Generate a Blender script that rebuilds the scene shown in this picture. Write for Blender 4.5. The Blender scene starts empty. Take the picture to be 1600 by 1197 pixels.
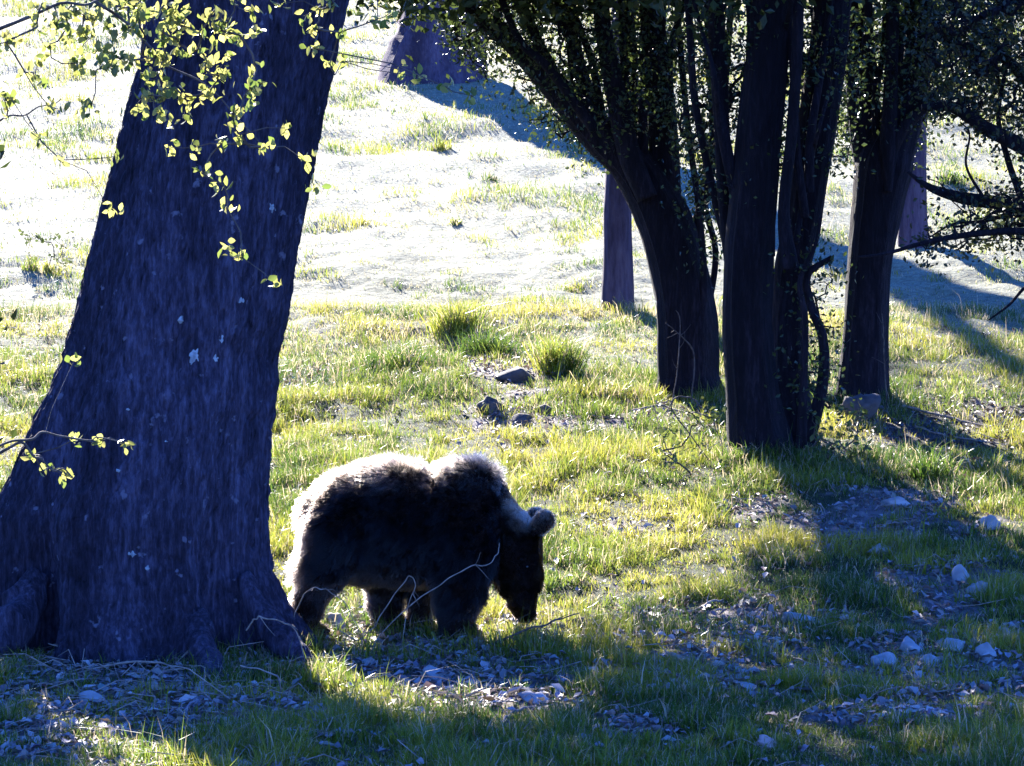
import bpy, math
import numpy as np

# ------------------------------------------------------------------ camera
F = 4194.0                       # focal length in photo pixels (photo 1600 x 1197)
CAMZ, PITCH = 2.0, math.radians(2.63)
sc = bpy.context.scene
col = sc.collection
cam_d = bpy.data.cameras.new('camera')
cam_d.sensor_width = 36.0
cam_d.lens = 36.0 * F / 1600.0
cam_d.clip_start, cam_d.clip_end = 0.05, 2000.0
cam = bpy.data.objects.new('camera', cam_d)
cam.location = (0, 0, CAMZ)
cam.rotation_euler = (math.pi / 2 - PITCH, 0, 0)
col.objects.link(cam)
sc.camera = cam

# ------------------------------------------------------------------ light
SUN_EL, SUN_AZ = math.radians(28.0), math.radians(-16.0)     # azimuth clockwise from +Y
w = bpy.data.worlds.new('World'); sc.world = w; w.use_nodes = True
nt = w.node_tree
sky = nt.nodes.new('ShaderNodeTexSky'); sky.sky_type = 'NISHITA'; sky.sun_disc = False
sky.sun_elevation, sky.sun_rotation = SUN_EL, SUN_AZ
sky.air_density = 1.0; sky.dust_density = 0.0; sky.ozone_density = 10.0
bg = nt.nodes['Background']; bg.inputs[1].default_value = 0.055
nt.links.new(sky.outputs[0], bg.inputs[0])
sun_d = bpy.data.lights.new('sun', 'SUN'); sun_d.energy = 5.0; sun_d.angle = math.radians(0.5)
sun_d.color = (1.0, 0.85, 0.40)
sun = bpy.data.objects.new('sun', sun_d); col.objects.link(sun)
sdir = np.array([math.sin(SUN_AZ) * math.cos(SUN_EL), math.cos(SUN_AZ) * math.cos(SUN_EL), math.sin(SUN_EL)])
from mathutils import Vector
sun.rotation_euler = Vector(sdir).to_track_quat('Z', 'Y').to_euler()
sun.location = (-8, 30, 20)
sc.view_settings.view_transform = 'Standard'
try: sc.view_settings.look = 'None'
except Exception: pass
sc.view_settings.gamma = 1.0
sc.view_settings.exposure = 2.8
sc.view_settings.use_white_balance = True          # camera balanced for the warm low sun, so the shade goes blue
sc.view_settings.white_balance_temperature = 4620
sc.view_settings.white_balance_tint = 40

# ------------------------------------------------------------------ maths
rng = np.random.default_rng(7)
def P(px, py, Y):
    """photo pixel at world depth Y -> world point"""
    px, py, Y = np.broadcast_arrays(np.asarray(px, float), np.asarray(py, float), np.asarray(Y, float))
    a, b = (px - 800) / F, (598.5 - py) / F
    dy = math.cos(PITCH) + b * math.sin(PITCH); dz = -math.sin(PITCH) + b * math.cos(PITCH)
    return np.stack([a / dy * Y, Y, CAMZ + dz / dy * Y], -1)
def PIX(p):
    p = np.asarray(p, float); x, y, z = p[..., 0], p[..., 1], p[..., 2] - CAMZ
    d = y * math.cos(PITCH) - z * math.sin(PITCH); u = y * math.sin(PITCH) + z * math.cos(PITCH)
    d = np.maximum(d, 1e-3)
    return 800 + x / d * F, 598.5 - u / d * F
def _h(ix, iy, iz, s):
    n = (ix.astype(np.uint32) * np.uint32(374761393) + iy.astype(np.uint32) * np.uint32(668265263)
         + iz.astype(np.uint32) * np.uint32(2147483647) + np.uint32((s * 974711) & 0xffffffff))
    n = (n ^ (n >> np.uint32(13))) * np.uint32(1274126177)
    n = (n ^ (n >> np.uint32(16))) * np.uint32(2246822519)
    return ((n ^ (n >> np.uint32(15))) & np.uint32(0xffffff)).astype(np.float64) / 0xffffff
def vn(p, s=0):
    p = np.asarray(p, float); i = np.floor(p).astype(np.int64); f = p - i
    f = f * f * f * (f * (f * 6 - 15) + 10); i = i + 100000
    r = 0
    for a in (0, 1):
        for b in (0, 1):
            for c in (0, 1):
                wt = (f[..., 0] if a else 1 - f[..., 0]) * (f[..., 1] if b else 1 - f[..., 1]) * (f[..., 2] if c else 1 - f[..., 2])
                r = r + wt * _h(i[..., 0] + a, i[..., 1] + b, i[..., 2] + c, s)
    return r
def fbm(p, o=4, s=0):
    p = np.asarray(p, float); r, a, t = 0, 1.0, 0
    for k in range(o):
        r = r + a * vn(p, s + k); t += a; a *= .5; p = p * 2.03 + 11.7
    return r / t
def xy0(x, y): return np.stack([x, y, np.zeros_like(x)], -1)
def sst(a, b, x):
    t = np.clip((x - a) / (b - a), 0, 1); return t * t * (3 - 2 * t)

# ground profile along depth
_Y = np.array([-60, 0, 8, 10.6, 14, 16.5, 19, 21.5, 26, 30, 37, 45, 60, 100, 180, 260, 420.])
_Z = np.array([-1.5, 0.0, -.02, 0.0, 0.0, .26, .60, .98, 1.5, 2.15, 3.45, 5.0, 8.2, 17, 33, 40, 41.])
_yy = np.linspace(-60, 420, 4801); _zz = np.interp(_yy, _Y, _Z)
_k = np.hanning(31); _k /= _k.sum()
_zz = np.convolve(np.pad(_zz, 15, 'edge'), _k, 'valid')
def gz(x, y):
    x = np.asarray(x, float); y = np.asarray(y, float)
    z = np.interp(y, _yy, _zz)
    far = sst(14, 30, y)
    z = z + (fbm(xy0(x * .55, y * .55), 3, 3) - .5) * (.10 + .16 * far) + (fbm(xy0(x * 2.3, y * 2.3), 3, 9) - .5) * (.05 + .05 * far)
    return z
def ground_at(px, py, near=9.0, far=75.0):
    ys = np.linspace(near, far, 3000); pts = P(px, py, ys)
    d = pts[:, 2] - gz(pts[:, 0], ys)
    k = np.argmax(d < 0) if (d < 0).any() else len(ys) - 1
    return pts[k]

# ------------------------------------------------------------------ object helpers
def mk(name, V, faces, mat, parent=None, colr=None, smooth=True, attrs=None):
    V = np.asarray(V, np.float32)
    if not isinstance(faces, (list, tuple)): faces = [faces]
    faces = [np.asarray(f, np.int32) for f in faces if len(f)]
    me = bpy.data.meshes.new(name)
    me.vertices.add(len(V)); me.vertices.foreach_set('co', V.ravel())
    loops = np.concatenate([f.ravel() for f in faces]); tot = np.concatenate([np.full(len(f), f.shape[1], np.int32) for f in faces])
    start = np.concatenate([[0], np.cumsum(tot)[:-1]]).astype(np.int32)
    me.loops.add(len(loops)); me.loops.foreach_set('vertex_index', loops)
    me.polygons.add(len(tot)); me.polygons.foreach_set('loop_start', start)
    me.update(calc_edges=True)
    me.polygons.foreach_set('use_smooth', np.full(len(tot), smooth, bool))
    if colr is not None:
        a = me.attributes.new('Col', 'FLOAT_COLOR', 'POINT')
        c = np.ones((len(V), 4), np.float32); c[:, :3] = colr; a.data.foreach_set('color', c.ravel())
    me.materials.append(mat); me.validate()
    o = bpy.data.objects.new(name, me); col.objects.link(o)
    if parent is not None: o.parent = parent
    return o
def empty(name, loc):
    o = bpy.data.objects.new(name, None); o.location = [float(v) for v in loc]; o.empty_display_size = .1
    col.objects.link(o); return o
def tag(o, label, cat, group=None, kind=None):
    o['label'] = label; o['category'] = cat
    if group: o['group'] = group
    if kind: o['kind'] = kind
    return o
def catmull(p, n):
    p = np.asarray(p, float); m = len(p)
    if m == 2: return p[0] + (p[1] - p[0]) * np.linspace(0, 1, n)[:, None]
    q = np.vstack([2 * p[0] - p[1], p, 2 * p[-1] - p[-2]])
    t = np.linspace(0, m - 1, n); i = np.minimum(t.astype(int), m - 2); f = (t - i)[:, None]
    a, b, c, d = q[i], q[i + 1], q[i + 2], q[i + 3]
    return .5 * (2 * b + (c - a) * f + (2 * a - 5 * b + 4 * c - d) * f ** 2 + (3 * b - a - 3 * c + d) * f ** 3)
def frames(c):
    t = np.gradient(c, axis=0); t /= np.linalg.norm(t, axis=1)[:, None] + 1e-9
    n = np.zeros_like(t); v = np.array([1.0, 0.0, 0.0]) if abs(t[0, 0]) < .9 else np.array([0, 1.0, 0])
    for i in range(len(c)):
        v = v - t[i] * v.dot(t[i]); v = v / (np.linalg.norm(v) + 1e-9); n[i] = v
    return t, n, np.cross(t, n)
def tube(c, r, segs=10, rough=0.0, rs=6.0, seed=0, flute=None, cap=True):
    """c (n,3), r (n,) -> V, [quads, tris]"""
    c = np.asarray(c, float); r = np.broadcast_to(np.asarray(r, float), (len(c),))
    t, n, b = frames(c); th = np.linspace(0, 2 * np.pi, segs, endpoint=False)
    R = np.repeat(r[:, None], segs, 1)
    if flute is not None: R = R * flute(np.arange(len(c))[:, None], th[None, :])
    d = np.cos(th)[None, :, None] * n[:, None, :] + np.sin(th)[None, :, None] * b[:, None, :]
    if rough:
        q = c[:, None, :] + d * R[..., None]
        R = R * (1 + rough * (fbm(q * np.array([rs, rs, rs * .3]), 3, seed) - .5) * 2)
    V = (c[:, None, :] + d * R[..., None]).reshape(-1, 3)
    i = np.arange(len(c) - 1)[:, None] * segs; j = np.arange(segs)[None, :]; k = (j + 1) % segs
    q = np.stack([i + j, i + k, i + segs + k, i + segs + j], -1).reshape(-1, 4)
    fs = [q]
    if cap:
        V = np.vstack([V, c[:1], c[-1:]]); n0 = len(c) * segs
        jj = np.arange(segs); kk = (jj + 1) % segs; e = (len(c) - 1) * segs
        fs.append(np.vstack([np.stack([kk, jj, np.full(segs, n0)], -1), np.stack([e + jj, e + kk, np.full(segs, n0 + 1)], -1)]))
    return V, fs
def prisms(A, B, ra, rb, seg=4):
    """many straight thin tubes at once"""
    A, B = np.asarray(A, float), np.asarray(B, float); m = len(A)
    t = B - A; t /= np.linalg.norm(t, axis=1)[:, None] + 1e-9
    h = np.where(np.abs(t[:, 2:3]) < .9, np.array([[0, 0, 1.0]]), np.array([[1.0, 0, 0]]))
    n = np.cross(t, h); n /= np.linalg.norm(n, axis=1)[:, None] + 1e-9; b = np.cross(t, n)
    th = np.linspace(0, 2 * np.pi, seg, endpoint=False)
    d = np.cos(th)[None, :, None] * n[:, None, :] + np.sin(th)[None, :, None] * b[:, None, :]
    V = np.concatenate([A[:, None] + d * np.asarray(ra)[:, None, None], B[:, None] + d * np.asarray(rb)[:, None, None]], 1).reshape(-1, 3)
    base = np.arange(m)[:, None] * 2 * seg; j = np.arange(seg)[None]; k = (j + 1) % seg
    return V, np.stack([base + j, base + k, base + seg + k, base + seg + j], -1).reshape(-1, 4)
def merge(parts):
    Vs, Qs, o = [], {}, 0
    for V, fs in parts:
        for f in (fs if isinstance(fs, (list, tuple)) else [fs]): Qs.setdefault(f.shape[1], []).append(f + o)
        Vs.append(V); o += len(V)
    return np.vstack(Vs), [np.vstack(v) for v in Qs.values()]
def unit(v): return v / (np.linalg.norm(v, axis=-1, keepdims=True) + 1e-9)

# ------------------------------------------------------------------ materials
def newmat(name):
    m = bpy.data.materials.new(name); m.use_nodes = True
    n = m.node_tree.nodes; l = m.node_tree.links
    return m, n, l, n['Principled BSDF'], n['Material Output']
def ramp(n, stops):
    r = n.new('ShaderNodeValToRGB'); e = r.color_ramp.elements
    while len(e) < len(stops): e.new(.5)
    for k, (p, c) in enumerate(stops): e[k].position = p; e[k].color = (*c, 1)
    return r
def bark(name, dark, mid, pale, scale=9.0, bump=.5, lichen=None):
    m, n, l, b, out = newmat(name)
    tc = n.new('ShaderNodeTexCoord'); mp = n.new('ShaderNodeMapping'); mp.inputs['Scale'].default_value = (1, 1, .19)
    l.new(tc.outputs['Object'], mp.inputs[0])
    nz = n.new('ShaderNodeTexNoise'); nz.inputs['Scale'].default_value = scale; nz.inputs['Detail'].default_value = 12; nz.inputs['Roughness'].default_value = .74
    nz.inputs['Distortion'].default_value = .6
    l.new(mp.outputs[0], nz.inputs[0])
    n2 = n.new('ShaderNodeTexNoise'); n2.inputs['Scale'].default_value = scale * 3.6; n2.inputs['Detail'].default_value = 8; n2.inputs['Roughness'].default_value = .7
    l.new(mp.outputs[0], n2.inputs[0])
    av = n.new('ShaderNodeMath'); av.operation = 'MULTIPLY_ADD'; av.inputs[1].default_value = .55
    hf = n.new('ShaderNodeMath'); hf.operation = 'MULTIPLY'; hf.inputs[1].default_value = .45; l.new(nz.outputs[0], hf.inputs[0])
    l.new(n2.outputs[0], av.inputs[0]); l.new(hf.outputs[0], av.inputs[2])
    r = ramp(n, [(.36, dark), (.5, mid), (.66, pale)]); l.new(av.outputs[0], r.inputs[0])
    n3 = n.new('ShaderNodeTexNoise'); n3.inputs['Scale'].default_value = 2.6; n3.inputs['Detail'].default_value = 4; l.new(mp.outputs[0], n3.inputs[0])
    r3 = ramp(n, [(.34, (.5, .47, .47)), (.66, (1.35, 1.38, 1.35))]); l.new(n3.outputs[0], r3.inputs[0])
    m3 = n.new('ShaderNodeMix'); m3.data_type = 'RGBA'; m3.blend_type = 'MULTIPLY'; m3.inputs['Factor'].default_value = 1
    l.new(r.outputs[0], m3.inputs['A']); l.new(r3.outputs[0], m3.inputs['B'])
    colour = m3.outputs['Result']
    if lichen:
        nl = n.new('ShaderNodeTexNoise'); nl.inputs['Scale'].default_value = 13; nl.inputs['Detail'].default_value = 5
        l.new(tc.outputs['Object'], nl.inputs[0])
        rl = ramp(n, [(.66, (0, 0, 0)), (.71, (1, 1, 1))]); l.new(nl.outputs[0], rl.inputs[0])
        mx = n.new('ShaderNodeMix'); mx.data_type = 'RGBA'; l.new(rl.outputs[0], mx.inputs['Factor'])
        l.new(colour, mx.inputs['A']); mx.inputs['B'].default_value = (*lichen, 1); colour = mx.outputs['Result']
    l.new(colour, b.inputs['Base Color']); b.inputs['Roughness'].default_value = .9
    b.inputs['Specular IOR Level'].default_value = .2
    ad = n.new('ShaderNodeMath'); ad.operation = 'ADD'; l.new(nz.outputs[0], ad.inputs[0]); l.new(n2.outputs[0], ad.inputs[1])
    bp = n.new('ShaderNodeBump'); bp.inputs['Strength'].default_value = bump; bp.inputs['Distance'].default_value = .04
    l.new(ad.outputs[0], bp.inputs['Height']); l.new(bp.outputs[0], b.inputs['Normal'])
    return m
def leafmat(name, trans=.5, rough=.4, tboost=1.3, spec=.5):
    """thin leaf or blade: colour from the Col attribute, light passes through"""
    m, n, l, b, out = newmat(name)
    a = n.new('ShaderNodeAttribute'); a.attribute_name = 'Col'
    l.new(a.outputs['Color'], b.inputs['Base Color']); b.inputs['Roughness'].default_value = rough
    b.inputs['Specular IOR Level'].default_value = spec
    t = n.new('ShaderNodeBsdfTranslucent'); g = n.new('ShaderNodeMix'); g.data_type = 'RGBA'; g.blend_type = 'MULTIPLY'
    g.inputs['Factor'].default_value = 1; l.new(a.outputs['Color'], g.inputs['A']); g.inputs['B'].default_value = (tboost * 1.05, tboost, tboost * .75, 1)
    l.new(g.outputs['Result'], t.inputs[0])
    x = n.new('ShaderNodeMixShader'); x.inputs[0].default_value = trans
    l.new(b.outputs[0], x.inputs[1]); l.new(t.outputs[0], x.inputs[2]); l.new(x.outputs[0], out.inputs[0])
    return m
def plain(name, c1, c2, scale=8, rough=.85, bump=.3, spec=.3):
    m, n, l, b, out = newmat(name)
    tc = n.new('ShaderNodeTexCoord')
    nz = n.new('ShaderNodeTexNoise'); nz.inputs['Scale'].default_value = scale; nz.inputs['Detail'].default_value = 7
    l.new(tc.outputs['Object'], nz.inputs[0]); r = ramp(n, [(.35, c1), (.65, c2)]); l.new(nz.outputs[0], r.inputs[0])
    l.new(r.outputs[0], b.inputs['Base Color']); b.inputs['Roughness'].default_value = rough; b.inputs['Specular IOR Level'].default_value = spec
    bp = n.new('ShaderNodeBump'); bp.inputs['Strength'].default_value = bump; bp.inputs['Distance'].default_value = .02
    l.new(nz.outputs[0], bp.inputs['Height']); l.new(bp.outputs[0], b.inputs['Normal'])
    return m
M_BIG = bark('grey_bark', (.007, .005, .008), (.054, .041, .064), (.16, .13, .19), 13, 1.0, (.22, .19, .23))
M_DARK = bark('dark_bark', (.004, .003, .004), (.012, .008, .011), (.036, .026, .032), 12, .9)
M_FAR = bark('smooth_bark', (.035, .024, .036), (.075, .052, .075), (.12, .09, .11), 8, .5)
M_TWIG = plain('twig_wood', (.05, .036, .026), (.13, .10, .075), 30)
M_DRY = plain('dry_twig_wood', (.16, .12, .09), (.34, .27, .20), 25)
M_LEAF = leafmat('fresh_leaf', .6, .4, 1.5)
M_CROWN = leafmat('crown_leaf', .42, .45, 1.2)
M_GRASS = leafmat('grass_blade', .52, .40, 1.35, .5)
M_LITTER = leafmat('dead_leaf', .15, .6, .8, .3)
M_STONE = plain('pale_stone', (.20, .18, .17), (.42, .39, .37), 9, .9, .6)
M_ROCK = plain('dark_rock', (.05, .042, .04), (.13, .11, .10), 7, .9, .8)
M_PINK = plain('pinkish_stone', (.36, .25, .21), (.52, .38, .33), 9, .9, .4)
M_LICHEN = plain('lichen', (.22, .22, .22), (.42, .42, .41), 40, .95, .5)

# ------------------------------------------------------------------ ground
PATCH = [(230, 1100, 330, 105), (720, 1065, 170, 62), (1130, 975, 190, 34), (1450, 1035, 175, 56), (1330, 830, 95, 36), (1490, 660, 170, 42),
         (1110, 1060, 75, 36), (800, 655, 80, 30), (1040, 655, 110, 16), (1480, 925, 85, 48), (800, 985, 130, 24), (560, 985, 60, 28), (620, 1003, 190, 26), (1420, 800, 120, 30),
         (790, 565, 75, 40), (480, 585, 40, 14), (1180, 790, 70, 16), (970, 830, 60, 12), (1300, 1130, 70, 16), (1480, 1130, 110, 20), (1000, 1135, 90, 18), (1200, 1000, 120, 26)]
def litter_mask(x, y, z=None):
    if z is None: z = np.interp(y, _yy, _zz)
    u, v = PIX(np.stack([x, y, z], -1)); m = np.zeros_like(u)
    wob = (fbm(xy0(x * 4.5, y * 4.5), 4, 31) - .5) * 2.6
    for (a, b, c, d) in PATCH:
        q = np.sqrt(((u - a) / c) ** 2 + ((v - b) / d) ** 2) + wob
        m = np.maximum(m, 1 - sst(.6, 1.2, q))
    return m * (y < 27)
ys = np.concatenate([np.linspace(-60, 8, 40), np.linspace(8.2, 30, 330), np.linspace(30.2, 75, 200), np.linspace(76, 420, 90)])
xs = np.concatenate([np.linspace(-320, -17, 40), np.linspace(-16, -5.2, 60), np.linspace(-5, 5, 190), np.linspace(5.2, 16, 60), np.linspace(17, 320, 40)])
X, Yg = np.meshgrid(xs, ys); Zg = gz(X, Yg)
Zg = Zg + (fbm(xy0(X * 9, Yg * 9), 2, 17) - .5) * .03 * (np.abs(X) < 6) * (Yg < 32)
gv = np.stack([X, Yg, Zg], -1).reshape(-1, 3); nx, ny = len(xs), len(ys)
i = np.arange(ny - 1)[:, None] * nx + np.arange(nx - 1)[None]
gq = np.stack([i, i + 1, i + nx + 1, i + nx], -1).reshape(-1, 4)
lm = litter_mask(gv[:, 0], gv[:, 1])
far_pale = sst(20, 30, gv[:, 1] + (fbm(xy0(gv[:, 0] * .8, gv[:, 1] * .8), 3, 5) - .5) * 8)  # blends to the paler far slope colour with depth
gc = np.array([.032, .040, .012]) * (1 - far_pale[:, None]) + np.array([.21, .215, .13]) * far_pale[:, None]
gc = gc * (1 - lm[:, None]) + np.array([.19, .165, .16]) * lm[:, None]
uu, vv = PIX(np.stack([gv[:, 0], gv[:, 1], np.interp(gv[:, 1], _yy, _zz)], -1)); shade_dk = (lm > .3) & (uu > 1270) & (vv > 590) & (vv < 722) & (gv[:, 1] > 9); gc[shade_dk] *= .35  # litter strip under the forked tree darkened as painted shade
m, n, l, b, out = newmat('ground_soil')
at = n.new('ShaderNodeAttribute'); at.attribute_name = 'Col'
tc = n.new('ShaderNodeTexCoord'); nz = n.new('ShaderNodeTexNoise'); nz.inputs['Scale'].default_value = 14; nz.inputs['Detail'].default_value = 10; nz.inputs['Roughness'].default_value = .7
l.new(tc.outputs['Object'], nz.inputs[0]); rr = ramp(n, [(.3, (.45, .42, .4)), (.7, (1.4, 1.4, 1.4))]); l.new(nz.outputs[0], rr.inputs[0])
mx = n.new('ShaderNodeMix'); mx.data_type = 'RGBA'; mx.blend_type = 'MULTIPLY'; mx.inputs['Factor'].default_value = 1
l.new(at.outputs['Color'], mx.inputs['A']); l.new(rr.outputs[0], mx.inputs['B']); l.new(mx.outputs['Result'], b.inputs['Base Color'])
b.inputs['Roughness'].default_value = .9; b.inputs['Specular IOR Level'].default_value = .2
bp = n.new('ShaderNodeBump'); bp.inputs['Strength'].default_value = .8; bp.inputs['Distance'].default_value = .05
l.new(nz.outputs[0], bp.inputs['Height']); l.new(bp.outputs[0], b.inputs['Normal'])
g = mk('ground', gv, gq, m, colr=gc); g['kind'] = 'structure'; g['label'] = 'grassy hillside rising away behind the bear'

# ------------------------------------------------------------------ grass
G1, G2, G3, STRAW = np.array([.050, .090, .008]), np.array([.13, .175, .010]), np.array([.24, .24, .018]), np.array([.42, .36, .25])
def blades(base, h, wd, az, lean, colr, bend=.6, r=rng):
    m = len(base)
    side = np.stack([np.cos(az), np.sin(az), np.zeros(m)], -1); la = r.uniform(0, 2 * np.pi, m)
    ld = np.stack([np.cos(la), np.sin(la), np.zeros(m)], -1); up = np.array([0, 0, 1.0])
    mid = base + (up * .58 + ld * (lean * .35)[:, None]) * h[:, None]
    tip = base + (up * (1 - .35 * lean)[:, None] + ld * (lean * (.35 + bend))[:, None]) * h[:, None]
    hw = side * (wd * .5)[:, None]
    V = np.stack([base - hw, base + hw, mid - hw * .8, mid + hw * .8, tip], 1).reshape(-1, 3)
    k = np.arange(m)[:, None] * 5
    T = np.concatenate([k + np.array([[0, 1, 3]]), k + np.array([[0, 3, 2]]), k + np.array([[2, 3, 4]])])
    return V, T, np.repeat(colr, 5, 0)
def scatter(n, y0, y1, pw, margin=1.3, r=rng):
    u = r.random(n); y = (y0 ** (1 - pw) + u * (y1 ** (1 - pw) - y0 ** (1 - pw))) ** (1 / (1 - pw))
    x = (r.random(n) * 2 - 1) * (.192 * y + margin)
    return x, y
def grasscol(x, y, r=rng):
    t = fbm(xy0(x * 1.1, y * 1.1), 3, 41) + (r.random(len(x)) - .5) * .35
    c = G1 + (G2 - G1) * sst(.3, .5, t)[:, None]; c = c + (G3 - c) * sst(.52, .72, t)[:, None]
    return c
def near_grass():
    out_ = []
    for cnt, one in ((340000, False), (520000, True)):
        x, y = scatter(cnt, 9.6, 26, 1.1, .55)
        lmk = litter_mask(x, y); pn = .45 * fbm(xy0(x * 1.6, y * 1.6), 3, 51) + .55 * fbm(xy0(x * 5.5, y * 5.5), 3, 53)
        keep = rng.random(len(x)) < (.68 + .32 * sst(.40, .54, pn)) * (1 - .68 * lmk) * (1 - .3 * sst(20, 26, y))
        x, y, pn = x[keep], y[keep], pn[keep]; n_ = len(x)
        h = (.028 + .075 * sst(.40, .66, pn)) * rng.uniform(.4, 1.6, n_) * (1 + .15 * (y > 17)) * np.where(rng.random(n_) < .04, 1.7, 1)
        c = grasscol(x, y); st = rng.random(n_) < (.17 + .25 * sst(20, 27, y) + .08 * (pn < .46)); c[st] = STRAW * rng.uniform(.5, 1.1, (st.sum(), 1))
        bs_ = np.stack([x, y, gz(x, y) - .012], -1); az = rng.uniform(0, 6.28, n_); ln_ = rng.uniform(.1, 1.25, n_)
        if not one: out_.append(blades(bs_, h, rng.uniform(.004, .0078, n_), az, ln_, c))
        else:
            sd_ = np.stack([np.cos(az), np.sin(az), 0 * az], -1) * rng.uniform(.002, .0038, n_)[:, None]; la = rng.uniform(0, 6.28, n_)
            tp = bs_ + np.stack([np.cos(la) * ln_ * .7 * h, np.sin(la) * ln_ * .7 * h, h * (1 - .3 * ln_)], -1)
            out_.append((np.stack([bs_ - sd_, bs_ + sd_, tp], 1).reshape(-1, 3), np.arange(n_ * 3).reshape(-1, 3), np.repeat(c, 3, 0)))
    (V1, T1, C1), (V2, T2, C2) = out_
    return np.vstack([V1, V2]), np.vstack([T1, T2 + len(V1)]), np.vstack([C1, C2])
def far_grass():
    x, y = scatter(300000, 23, 64, 1.05, 1.6)
    pn = .5 * fbm(xy0(x * .9, y * .9), 4, 61) + .5 * fbm(xy0(x * 3.2, y * 3.2), 3, 63); keep = rng.random(len(x)) < .45 + .55 * sst(.42, .56, pn)
    x, y, pn = x[keep], y[keep], pn[keep]; n_ = len(x); k = y / 30
    h = (.035 + .085 * sst(.50, .66, pn)) * rng.uniform(.4, 1.5, n_) * k
    c = grasscol(x, y); st = rng.random(n_) > .22 + .6 * sst(.52, .64, pn); c[st] = np.array([.36, .33, .22]) * rng.uniform(.6, 1.1, (st.sum(), 1))
    return blades(np.stack([x, y, gz(x, y) - .015], -1), h, rng.uniform(.005, .010, n_) * k, rng.uniform(0, 6.28, n_), rng.uniform(.2, 1.0, n_), c)
for nm, fn, lab in (('grass', near_grass, 'short sunlit green grass around the bear'), ('slope_grass', far_grass, 'pale grass covering the far slope')):
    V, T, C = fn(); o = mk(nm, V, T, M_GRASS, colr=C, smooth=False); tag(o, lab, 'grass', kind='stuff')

TUSS = [  # px, py, width px, height px, blades, dry share, label
 (700, 522, 125, 92, 900, .12, 'tallest dark green grass tussock above the dark hollow on the slope'),
 (770, 556, 90, 62, 560, .05, 'shaded grass tussock hanging over the dark hollow'),
 (885, 585, 130, 84, 900, .15, 'broad bright green grass tussock left of the leaning trunk'),
 (960, 622, 70, 45, 200, .45, 'strawy grass tussock by the foot of the leaning trunk'),
 (620, 580, 120, 54, 600, .2, 'wide low grass tussock left of the dark hollow'),
 (690, 235, 45, 32, 150, .1, 'lone green tussock high on the pale slope below the big far trunk'),
 (770, 282, 26, 20, 70, .2, 'small grass tuft alone on the pale slope beside the tree shadow'),
 (566, 352, 30, 20, 90, .15, 'small green tuft on the pale slope right of the huge trunk'),
 (715, 350, 26, 18, 110, .3, 'thin scattered tuft in the middle of the pale slope'),
 (900, 455, 46, 18, 120, .3, 'low green tuft left of the straight thin trunk'),
 (975, 505, 46, 28, 120, .6, 'strawy grass tuft round the foot of the straight thin trunk'),
 (1452, 748, 80, 80, 600, .1, 'bright green upright grass tussock in the shade darkened litter under the right trunk'),
 (1545, 740, 46, 46, 150, .3, 'yellowish tussock beside the shade darkened litter near the right bush'),
 (1265, 735, 80, 44, 260, .1, 'dark green tussock at the foot of the twin stem tree'),
 (1395, 615, 30, 34, 90, .1, 'small dark tuft touching the foot of the forked trunk'),
 (1495, 285, 60, 40, 170, .1, 'dark green tussock beside the thin background trunk'),
 (1240, 880, 110, 50, 330, .3, 'loose tussock with long blades in the tree shade'),
 (525, 1058, 44, 56, 130, .1, 'fresh long bladed tuft between the roots and the bear'),
 (590, 1120, 60, 40, 170, .3, 'low tuft in front of the bear beside the forked stick'),
 (1150, 722, 66, 44, 260, .2, 'grass tussock hugging the left foot of the twin stem tree'),
 (1050, 612, 66, 34, 220, .25, 'grass tussock hugging the foot of the leaning trunk'),
 (1320, 632, 50, 30, 160, .2, 'grass tussock hugging the left foot of the forked trunk'),
 (60, 425, 60, 40, 160, .2, 'grey green weed tuft left of the huge trunk'),
]
for (px, py, wp, hp, nb, dry, lab) in TUSS:
    p = ground_at(px, py); s = p[1] / F; r = np.random.default_rng(px)
    ns = 7; sx_, sy_ = r.normal(0, .24, ns) * wp * s, r.normal(0, .2, ns) * wp * s; sh_ = r.uniform(.45, 1.1, ns); ki = r.integers(0, ns, nb)
    x = sx_[ki] + r.normal(0, .10, nb) * wp * s; y = sy_[ki] + r.normal(0, .10, nb) * wp * s
    h = hp * s * sh_[ki] * r.uniform(.4, 1.15, nb)
    c = grasscol(p[0] + x, p[1] + y, r); dd = r.random(nb) < dry; c[dd] = STRAW * r.uniform(.6, 1.1, (dd.sum(), 1))
    V, T, C = blades(np.stack([x, y, gz(p[0] + x, p[1] + y) - p[2] - .015], -1), h, r.uniform(.005, .009, nb) * max(1, p[1] / 20), r.uniform(0, 6.28, nb), r.uniform(.2, 1.3, nb), c, .5, r)
    o = mk('grass_tussock', V, T, M_GRASS, colr=C, smooth=False); o.location = p
    tag(o, lab, 'grass tussock', 'grass tussocks on the slope')

# ------------------------------------------------------------------ leaf litter
LEAFQ = np.array([[0, -.5, 0], [.28, -.22, 0], [.34, .1, 0], [0, .55, 0], [-.34, .1, 0], [-.28, -.22, 0], [0, -.2, 0], [0, .15, 0]])
LEAFT = np.array([[0, 1, 6], [1, 2, 7], [1, 7, 6], [2, 3, 7], [3, 4, 7], [4, 5, 7], [5, 6, 7], [5, 0, 6]])
def rotm(a, t1, t2):
    ca, sa, c1, s1, c2, s2 = np.cos(a), np.sin(a), np.cos(t1), np.sin(t1), np.cos(t2), np.sin(t2); o, z = np.ones_like(a), np.zeros_like(a)
    Rz = np.stack([ca, -sa, z, sa, ca, z, z, z, o], -1).reshape(-1, 3, 3); Rx = np.stack([o, z, z, z, c1, -s1, z, s1, c1], -1).reshape(-1, 3, 3)
    Ry = np.stack([c2, z, s2, z, o, z, -s2, z, c2], -1).reshape(-1, 3, 3)
    return Rz @ Rx @ Ry
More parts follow.
